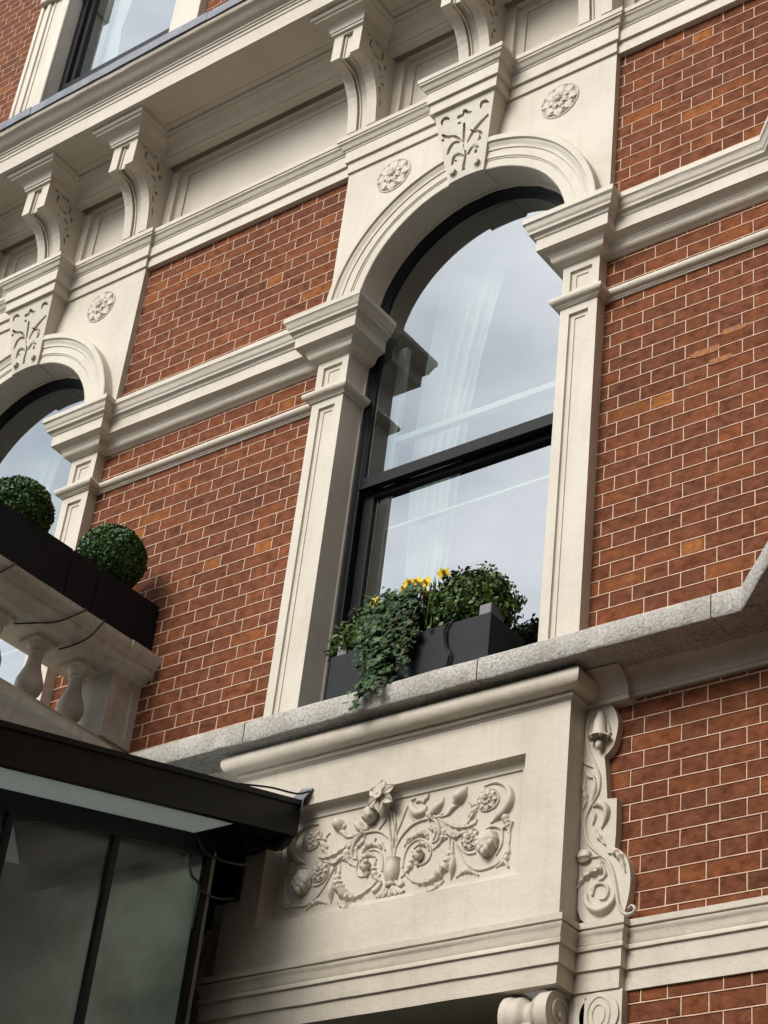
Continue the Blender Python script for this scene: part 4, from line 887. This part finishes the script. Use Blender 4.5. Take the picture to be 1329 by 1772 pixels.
# long black planter in sections
pb = thing('balcony_planter', 'long black box planter on the balcony handrail holding the topiary balls', 'planter')
px = xi+.035
for (a, b) in ((-.012, -.435), (-.441, -.62), (-.626, -1.25), (-1.256, -1.58)):
    g = G(); g.box(px-.30, px, b, a, .448, .768, .004); g.done('planter_section', 'planter_dark', pb)
def leaf_ball(name, label, c, R, n, size, mat, cat='topiary', sq=(1, 1, 1), group=None, jit=.06, core=True, twig=0):
    t = thing(name, label, cat, (c[0], c[1], c[2]-R*sq[2]), group); rnd = random.Random(int(abs(c[1])*1000)+n)
    V = []; F = []
    for i in range(n):
        z = 1-2*(i+.5)/n; a = i*2.399963; r = math.sqrt(1-z*z); d = Vector((r*math.cos(a), r*math.sin(a), z))
        lump = 1+jit*noise.noise(d*3.1+Vector(c))+.5*jit*noise.noise(d*8+Vector(c))
        rad = R*lump*(1-rnd.random()**2*.16)+twig*rnd.random()**6
        p = Vector((d.x*rad*sq[0], d.y*rad*sq[1], d.z*rad*sq[2])); u = d.cross(Vector((rnd.uniform(-1,1), rnd.uniform(-1,1), rnd.uniform(-1,1)))).normalized(); w = d.cross(u).normalized()
        tilt = rnd.uniform(-1.2, 1.2); w2 = (w*math.cos(tilt)+d*math.sin(tilt)).normalized(); t2 = rnd.gauss(0, .45); u2 = (u*math.cos(t2)+d*math.sin(t2)).normalized(); s = size*rnd.uniform(.7, 1.3)
        b0_ = len(V); q = Vector((0, 0, R*sq[2]))
        V += [p+q-u2*s, p+q+w2*s*.6, p+q+u2*s, p+q-w2*s*.6]; F.append((b0_, b0_+1, b0_+2, b0_+3))
    obj('foliage', V, F, mat, t)
    if core:
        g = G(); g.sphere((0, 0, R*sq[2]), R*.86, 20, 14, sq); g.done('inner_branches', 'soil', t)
    return t
leaf_ball('topiary_ball', 'clipped box topiary ball nearest the wall on the balcony planter', (-3.005, -.285, .945), .182, 9000, .0105, 'box_leaf')
leaf_ball('topiary_ball', 'clipped box topiary ball further left on the balcony planter, above the left window', (-3.02, -.905, .875), .176, 9000, .0105, 'box_leaf')
# cable ties on the handrail
def cable(label, pts, r=.0042, mat='cable', cat='cable'):
    g = G(); g.tube([q for q in spline([tuple(p) for p in pts], 6)], r, 6); o = g.done('cable', mat, None, 60); tag(o, label, cat); return o
cable('black cable hanging over the handrail nearest the wall', [(px+.004, -.40, .47), (xi+.118, -.41, .445), (xi+.120, -.43, .40), (xi+.09, -.46, .33), (xi+.02, -.49, .29), (xi-.04, -.52, .27)])
cable('black cable over the handrail crossing to the middle baluster', [(px+.004, -.52, .47), (xi+.118, -.53, .445), (xi+.12, -.58, .39), (xi+.08, -.66, .315), (xi+.0, -.72, .30), (xi-.06, -.80, .27)])
cable('black cable over the handrail at the left edge of the picture', [(px+.004, -1.00, .47), (xi+.118, -1.0, .445), (xi+.12, -1.04, .39), (xi+.08, -1.10, .325), (xi+.0, -1.2, .30)])

# ---- window planter with its plants
wp = thing('window_planter', 'black box planter on the granite sill of the main window', 'planter')
g = G(); a, b, y0, y1, z0, z1 = -1.494, -.630, -.195, .075, -.236, .004
g.box(a, b, y0, y0+.012, z0, z1, .002); g.box(a, a+.012, y0+.012, y1, z0, z1-.002, .002); g.box(b-.012, b, y0+.012, y1, z0, z1-.002, .002); g.box(a, b, y1-.012, y1, z0, z1-.004, .002); g.box(a, b, y0, y1, z0, z0+.02)
g.done('trough', 'planter_black', wp)
g = G(); g.box(b-.022, b-.016, y0+.018, y0+.12, z1-.06, z1+.062, .002); g.box(b-.075, b-.020, y0+.016, y0+.022, z1-.06, z1+.060, .002); g.done('liner', 'liner_grey', wp)
g = G(); g.box(a+.016, a+.022, y0+.018, y0+.12, z1-.06, z1+.062, .002); g.box(a+.020, a+.07, y0+.016, y0+.022, z1-.06, z1+.060, .002); g.done('liner', 'liner_grey', wp)
g = G(); g.box(a+.012, b-.012, y0+.012, y1-.012, -.06, -.03); g.done('soil', 'soil', wp)
leaf_ball('box_shrub', 'rounded box shrub at the right end of the window planter', (-.835, -.060, .13), .170, 8200, .0135, 'shrub_leaf', 'shrub', (1.15, .8, 1.0), None, .22, True, .045)
leaf_ball('box_shrub', 'low bushy shrub at the left end of the window planter', (-1.375, -.075, .105), .135, 5600, .0135, 'shrub_leaf', 'shrub', (1.35, .8, 1.0), None, .22, True, .045)
# ivy hanging over the front
def ivy(label):
    t = thing('ivy', label, 'ivy', (-1.2, -.2, 0)); rnd = random.Random(21); V = []; F = []; V2 = []; F2 = []; g = G()
    def leaf(p, s, VV, FF, out):
        u = Vector((rnd.uniform(-1, 1), rnd.uniform(-.35, .35), rnd.uniform(-1, .6))).normalized(); nn = (out+Vector((rnd.uniform(-.7, .7), rnd.uniform(-.4, .2), rnd.uniform(-.3, .9)))).normalized()
        u = (u-nn*u.dot(nn)).normalized(); w = nn.cross(u); k = len(VV)
        for (cu, cw) in ((-.7, 0), (-.45, .62), (-.02, .40), (.25, .72), (.38, .25), (1, 0), (.38, -.25), (.25, -.72), (-.02, -.40), (-.45, -.62)):
            VV.append(p+u*cu*s+w*cw*s-nn*abs(cw)*s*.25)
        FF.append(tuple(range(k, k+10)))
    for i in range(46):
        x = -1.15+rnd.gauss(0, .075); p = Vector((max(-1.32, min(-.96, x)), rnd.uniform(-.16, .0), rnd.uniform(.05, .20))); L = rnd.uniform(.22, .62)*(1-abs(x+1.17)*1.5); L = max(L, .12)
        pts = []; n = int(L/.016)+2; sx = rnd.uniform(-.35, .35)
        for k in range(n):
            f = k/n; pts.append(p.copy()); d = Vector((sx*.4, -.8, .35) if p.y > -.205 else (sx*.25, -.05-(.3 if p.z < -.2 and p.y > -.27 else 0), -1)); d.x += rnd.uniform(-.5, .5); d.y += rnd.uniform(-.25, .18)
            p = p+d.normalized()*.016
            if p.z < -.245 and p.y > -.275: p.y = -.275
            for q in range(2):
                dry = p.x > -1.13 and rnd.random() < .55
                o_ = Vector((rnd.uniform(-.03, .03), rnd.uniform(-.035, .006), rnd.uniform(-.02, .02)))
                leaf(p+o_, rnd.uniform(.011, .026), V2 if dry else V, F2 if dry else F, Vector((0.15, -1, .25)))
        g.tube(pts, .0018, 4)
    for i in range(420):
        x = rnd.gauss(-1.13, .075); z = .02+rnd.uniform(-.07, .17)
        leaf(Vector((x, rnd.uniform(-.20, -.02)-.02, z+.05*math.cos((x+1.2)*9))), rnd.uniform(.011, .021), V, F, Vector((.15, -1, .4)))
    o1 = obj('leaves', V, F, 'ivy_leaf', t); o2 = obj('dry_leaves', V2, F2, 'ivy_dry', t); o3 = g.done('vines', 'bark', t)
    for o in (o1, o2, o3): o.location = (1.2, .2, 0)
    return t
ivy('dark green ivy spilling from the middle of the window planter over the granite sill')
def daffodil(x, y, z, label, head=(0, -1, .2), first=None):
    t = thing('daffodil', label, 'flower', (x, y-.055, z-.150))
    if first:
        for ch in first.children: c = ch.copy(); C.objects.link(c); c.parent = t
        t.rotation_euler = (0, 0, random.uniform(-.7, .9)); return t
    g = G(); g.tube([(0, 0, -.05), (.004, 0, .08), (0, .0, .155), (0, -.015, .16)], .003, 6); g.done('stem', 'stem_green', t)
    g = G()
    for s in (-1, 1): g.add([(s*.02-.004, .01, -.05), (s*.02+.004, .01, -.05), (s*.035+.004, .0, .12), (s*.04, -.01, .16), (s*.035-.004, .0, .12)], [(0, 1, 2, 3, 4)])
    g.done('leaf', 'stem_green', t)
    g = G(); c = Vector((0, -.018, .16))
    for k in range(6):
        a = 2*PI*k/6; d = Vector((math.cos(a), -.15, math.sin(a))); w = Vector((-math.sin(a), 0, math.cos(a))); g.add([c, c+d*.018+w*.014, c+d*.036, c+d*.018-w*.014], [(0, 1, 2, 3)])
    g.done('petals', 'yellow_petal', t)
    g = G(); g.tube([c, c+Vector((0, -.010, 0)), c+Vector((0, -.018, 0))], [.006, .008, .011], 10, False); g.done('trumpet', 'orange_cup', t, 50)
    return t
D = [(-1.305, -.09, .275), (-1.165, -.10, .315), (-1.130, -.06, .320), (-1.095, -.11, .300), (-1.06, -.08, .315), (-1.035, -.12, .275), (-1.09, -.05, .26), (-1.25, -.12, .235), (-.995, -.08, .33), (-1.145, -.13, .27)]
DL = ['yellow daffodil standing apart at the left, above the low shrub', 'yellow daffodil at the left of the bunch in the middle of the planter', 'second yellow daffodil from the left at the top of the middle bunch', 'yellow daffodil in the front centre of the middle bunch',
      'yellow daffodil high on the right of the middle bunch', 'low yellow daffodil just left of the right shrub', 'yellow daffodil half sunk behind the ivy in the middle', 'small low daffodil between the lone flower and the middle bunch', 'yellow daffodil touching the top left of the right shrub', 'low yellow daffodil in front of the left of the middle bunch']
d0 = None
for (x, y, z), l in zip(D, DL):
    x += .045 if x > -1.28 else 0
    r = daffodil(x, y, z-.03, l, first=d0); r['group'] = 'daffodils in the window planter'
    if d0 is None: d0 = r
cable('black cable looped down the front of the window planter', [(-.80, -.10, .02), (-.835, -.18, .02), (-.862, -.203, -.02), (-.852, -.206, -.10), (-.825, -.204, -.15), (-.835, -.202, -.215)], .005)
cable('second black cable beside the first on the window planter', [(-.79, -.12, .015), (-.82, -.19, .018), (-.850, -.203, -.03), (-.842, -.206, -.11), (-.812, -.204, -.17), (-.83, -.202, -.225)], .004)

# the balcony does not stand quite square to the wall
for o in list(bpy.data.objects):
    if o.parent is None and (o.name.split('.')[0] in ('balustrade', 'balcony_slab', 'balcony_planter', 'topiary_ball', 'lead_tray') or (o.name.startswith('cable') and 'handrail' in o.get('label', ''))):
        th = math.radians(-2.3); pv = Vector((-2.8, 0, 0)); o.location = pv+Matrix.Rotation(th, 3, 'Z')@(o.location-pv); o.rotation_euler.z += th
# ---- glass canopy enclosure at lower left
can = thing('canopy', 'black framed glass canopy enclosure at the lower left with pale sloping soffit', 'canopy')
sl = .262; xf = -1.60; xg = -1.885
zf = lambda y: -.668+sl*(y+.13)          # top of fascia
def sloped(g, x0, x1, ya, yb, za, zb):   # prism whose top/bottom follow the roof slope (offsets from zf)
    g.add([(x0, ya, zf(ya)+za), (x1, ya, zf(ya)+za), (x1, yb, zf(yb)+za), (x0, yb, zf(yb)+za), (x0, ya, zf(ya)+zb), (x1, ya, zf(ya)+zb), (x1, yb, zf(yb)+zb), (x0, yb, zf(yb)+zb)],
          [(0,3,2,1),(4,5,6,7),(0,1,5,4),(1,2,6,5),(2,3,7,6),(3,0,4,7)])
g = G(); sloped(g, xf-.02, xf, -2.25, -.135, -.150, 0); sloped(g, xf-.05, xf+.012, -2.25, -.128, -.012, .012); sloped(g, xf-.03, xf+.004, -2.25, -.14, -.156, -.140); g.done('fascia', 'black_fascia', can)
g = G(); sloped(g, xg-.02, xf-.02, -2.25, -.484, -.148, -.136); g.done('soffit', 'soffit_white', can)
g = G(); sloped(g, xg-.02, xf-.02, -.480, -.130, -.152, -.120); sloped(g, xg-.5, xf-.02, -.52, -.36, -.215, -.140) if False else None; sloped(g, xg-.9, xg+.0, -.155, -.128, -.40, -.05); sloped(g, xg-.9, xg+.02, -.40, -.16, -.20, -.05); g.done('end_plate', 'black_fascia', can)
g = G(); sloped(g, -3.2, xf-.01, -2.25, -.13, -.012, -.004); g.done('roof_glass', 'roof_glass', can)
g = G(); sloped(g, xg-.012, xg+.018, -2.25, -.345, -.235, -.142); g.done('top_rail', 'black_fascia', can)
ms = [-.365, -.905, -1.46, -2.02]
for y in ms:
    g = G(); zt = zf(y)-.145; g.box(xg-.010, xg+.016, y-.016, y+.016, -4.9, zt); g.done('mullion', 'black_fascia', can)
for a, b in zip(ms[:-1], ms[1:]):
    g = G(); g.add([(xg, a-.016, -4.9), (xg, b+.016, -4.9), (xg, b+.016, zf(b)-.16), (xg, a-.016, zf(a)-.16)], [(3, 2, 1, 0)]); g.done('glass_pane', 'canopy_glass', can)
g = G(); g.box(-3.2, -3.1, -2.2, .05, -4.9, -.9); g.done('inner_wall', 'porch_inner', can)
g = G(); g.box(xg-1.6, xg+.012, -.345, -.325, -4.9, -.93); g.box(-2.32, -2.27, -.32, .03, -4.9, -.90); g.done('inner_wall', 'porch_inner', can)
g = G(); g.box(-3.1, xg-.05, -2.2, -.35, -3.4, -3.3); g.done('inner_floor', 'porch_inner', can)
g = G(); V = [(xf-.06, -.135, -.690), (xf+.02, -.150, -.655), (xf+.045, -.128, -.600), (xf-.02, -.124, -.590), (xf-.10, -.128, -.650), (xf+.03, -.16, -.72)]
V += [(x, y+.006, z) for x, y, z in V]
o = obj('lead_flap', V, [(0, 1, 2, 3, 4), (0, 5, 1), (6, 7, 8, 9, 10)[::-1]]+[(i, (i+1)%5, 6+(i+1)%5, 6+i) for i in range(5)], 'lead', None); tag(o, 'crumpled grey lead flap at the tip of the canopy against the carved panel', 'flashing')
cable('grey cable dropping from the corner of the canopy soffit', [(-1.90, -.47, -.905), (-1.90, -.465, -1.0), (-1.885, -.44, -1.08), (-1.87, -.40, -1.12), (-1.88, -.39, -1.30)], .006, 'cable_grey')
cable('dark cable looping from the soffit corner towards the pier', [(-1.87, -.46, -.92), (-1.84, -.42, -.98), (-1.77, -.33, -1.00), (-1.72, -.24, -.98)], .006, 'cable_grey')
cable('grey cable curving from the corner post to the pier edge', [(-1.87, -.40, -1.13), (-1.85, -.33, -1.14), (-1.86, -.24, -1.11), (-1.90, -.14, -1.06)], .006, 'cable_grey')
cable('thin black wire running along the top of the canopy fascia to the lead flap', [(-1.60, -.55, -.765), (-1.60, -.35, -.69), (-1.58, -.20, -.655), (-1.56, -.14, -.62)], .005)
g = G(); rnd = random.Random(4)
for i in range(5): g.tube([q for q in spline([(xf-.32+.05*i, -.15-.02*i, -.86-.012*i), (xf-.18, -.16-.03*i, -.87+.02*math.sin(i*2)), (xf-.04, -.17-.01*i, -.83-.02*i), (xf-.03, -.14, -.78-.015*i)], 5)], .009, 6)
g.sphere((xf-.07, -.15, -.80), .055, 12, 9, (1.3, .6, .9), lambda d: 1+.2*noise.noise(d*3)); tag(g.done('cable_bundle', 'cable', None, 60), 'tangle of black cables tucked under the end of the canopy fascia', 'cables')

# ---- unseen terrace behind the viewer, left kept low and right raised to block sky
for i, (x0, x1, h) in enumerate(((-34, -22, 2.2), (-21.8, -8, 1.0), (-7.8, 5, .4), (5.2, 18, 16.0), (18.2, 32, 20.0))):
    t = thing('terrace_house', ['brick terrace house furthest left across the street', 'brick terrace house left of centre across the street', 'low brick terrace house facing the window across the street', 'brick terrace house right of centre across the street', 'tall brick terrace house furthest right across the street'][i], 'house', (x0, -18, -5.9), 'houses across the street')
    g = G(); g.box(0, x1-x0, -8, 0, 0, h+5.9); g.done('wall', 'far_wall', t)
    g = G(); g.box(-.1, x1-x0+.1, -8.1, .25, h+5.9, h+6.3); g.done('parapet', 'balcony_stone', t)
    for k in range(int((x1-x0)/2.4)):
        for z in (2.0, 5.2, 8.0, 11.0, 14.0, 17.0, 20.0):
            if z+1.6 > h+5.7: continue
            f = bpy.data.objects.new('window', None); C.objects.link(f); f.parent = t
            g = G(); X0 = .7+k*2.4; g.box(X0, X0+1.1, 0, .06, z, z+1.7); g.done('window_frame', 'white_paint', f)
            g = G(); g.box(X0+.07, X0+1.03, .055, .07, z+.07, z+1.63); g.done('window_pane', 'planter_dark', f)
t = tag(bpy.data.objects.new('corner_block', None), 'tall brick block closing the street far to the right', 'building'); C.objects.link(t); t.location = (16, -17, -5.9)  # out of view, added to cut sky light on right-facing sides
g = G(); g.box(0, 14, 0, 17.5, 0, 30); g.done('wall', 'far_wall', t)
g = G(); g.box(-.3, 14.3, -.3, 17.8, 30, 30.6); g.done('parapet', 'balcony_stone', t)
# ---- street trees behind the viewer, seen only in reflections
for i, (x, y, h) in enumerate(((-12.9, -16.5, 22.2), (-2, -22, 8.0), (9, -18, 8.5))):
    t = thing('street_tree', ['leafy street tree across the road at left', 'leafy street tree across the road facing the window', 'leafy street tree across the road at right'][i], 'tree', (x, y, -5.9)); rnd = random.Random(i)
    g = G(); g.tube([(0, 0, 0), (.1, 0, h*.3), (-.1, .1, h*.55), (.1, 0, h*.8)], [.22, .18, .13, .05], 8); g.done('trunk', 'bark', t)
    V = []; F = []
    for k in range(3500):
        d = Vector((rnd.gauss(0, 1), rnd.gauss(0, 1), rnd.gauss(0, 1))).normalized(); r = (2.4+1.3*noise.noise(d*2.6+Vector((i, 0, 0))))*rnd.uniform(.55, 1); p = Vector((d.x*r, d.y*r, h*.68+d.z*r*1.05)); u = Vector((rnd.uniform(-1, 1), rnd.uniform(-1, 1), rnd.uniform(-1, 1))).normalized(); w = u.cross(d).normalized(); s = rnd.uniform(.08, .16); b_ = len(V)
        V += [p-u*s, p+w*s*.6, p+u*s, p-w*s*.6]; F.append((b_, b_+1, b_+2, b_+3))
    obj('crown', V, F, 'tree_leaf', t)
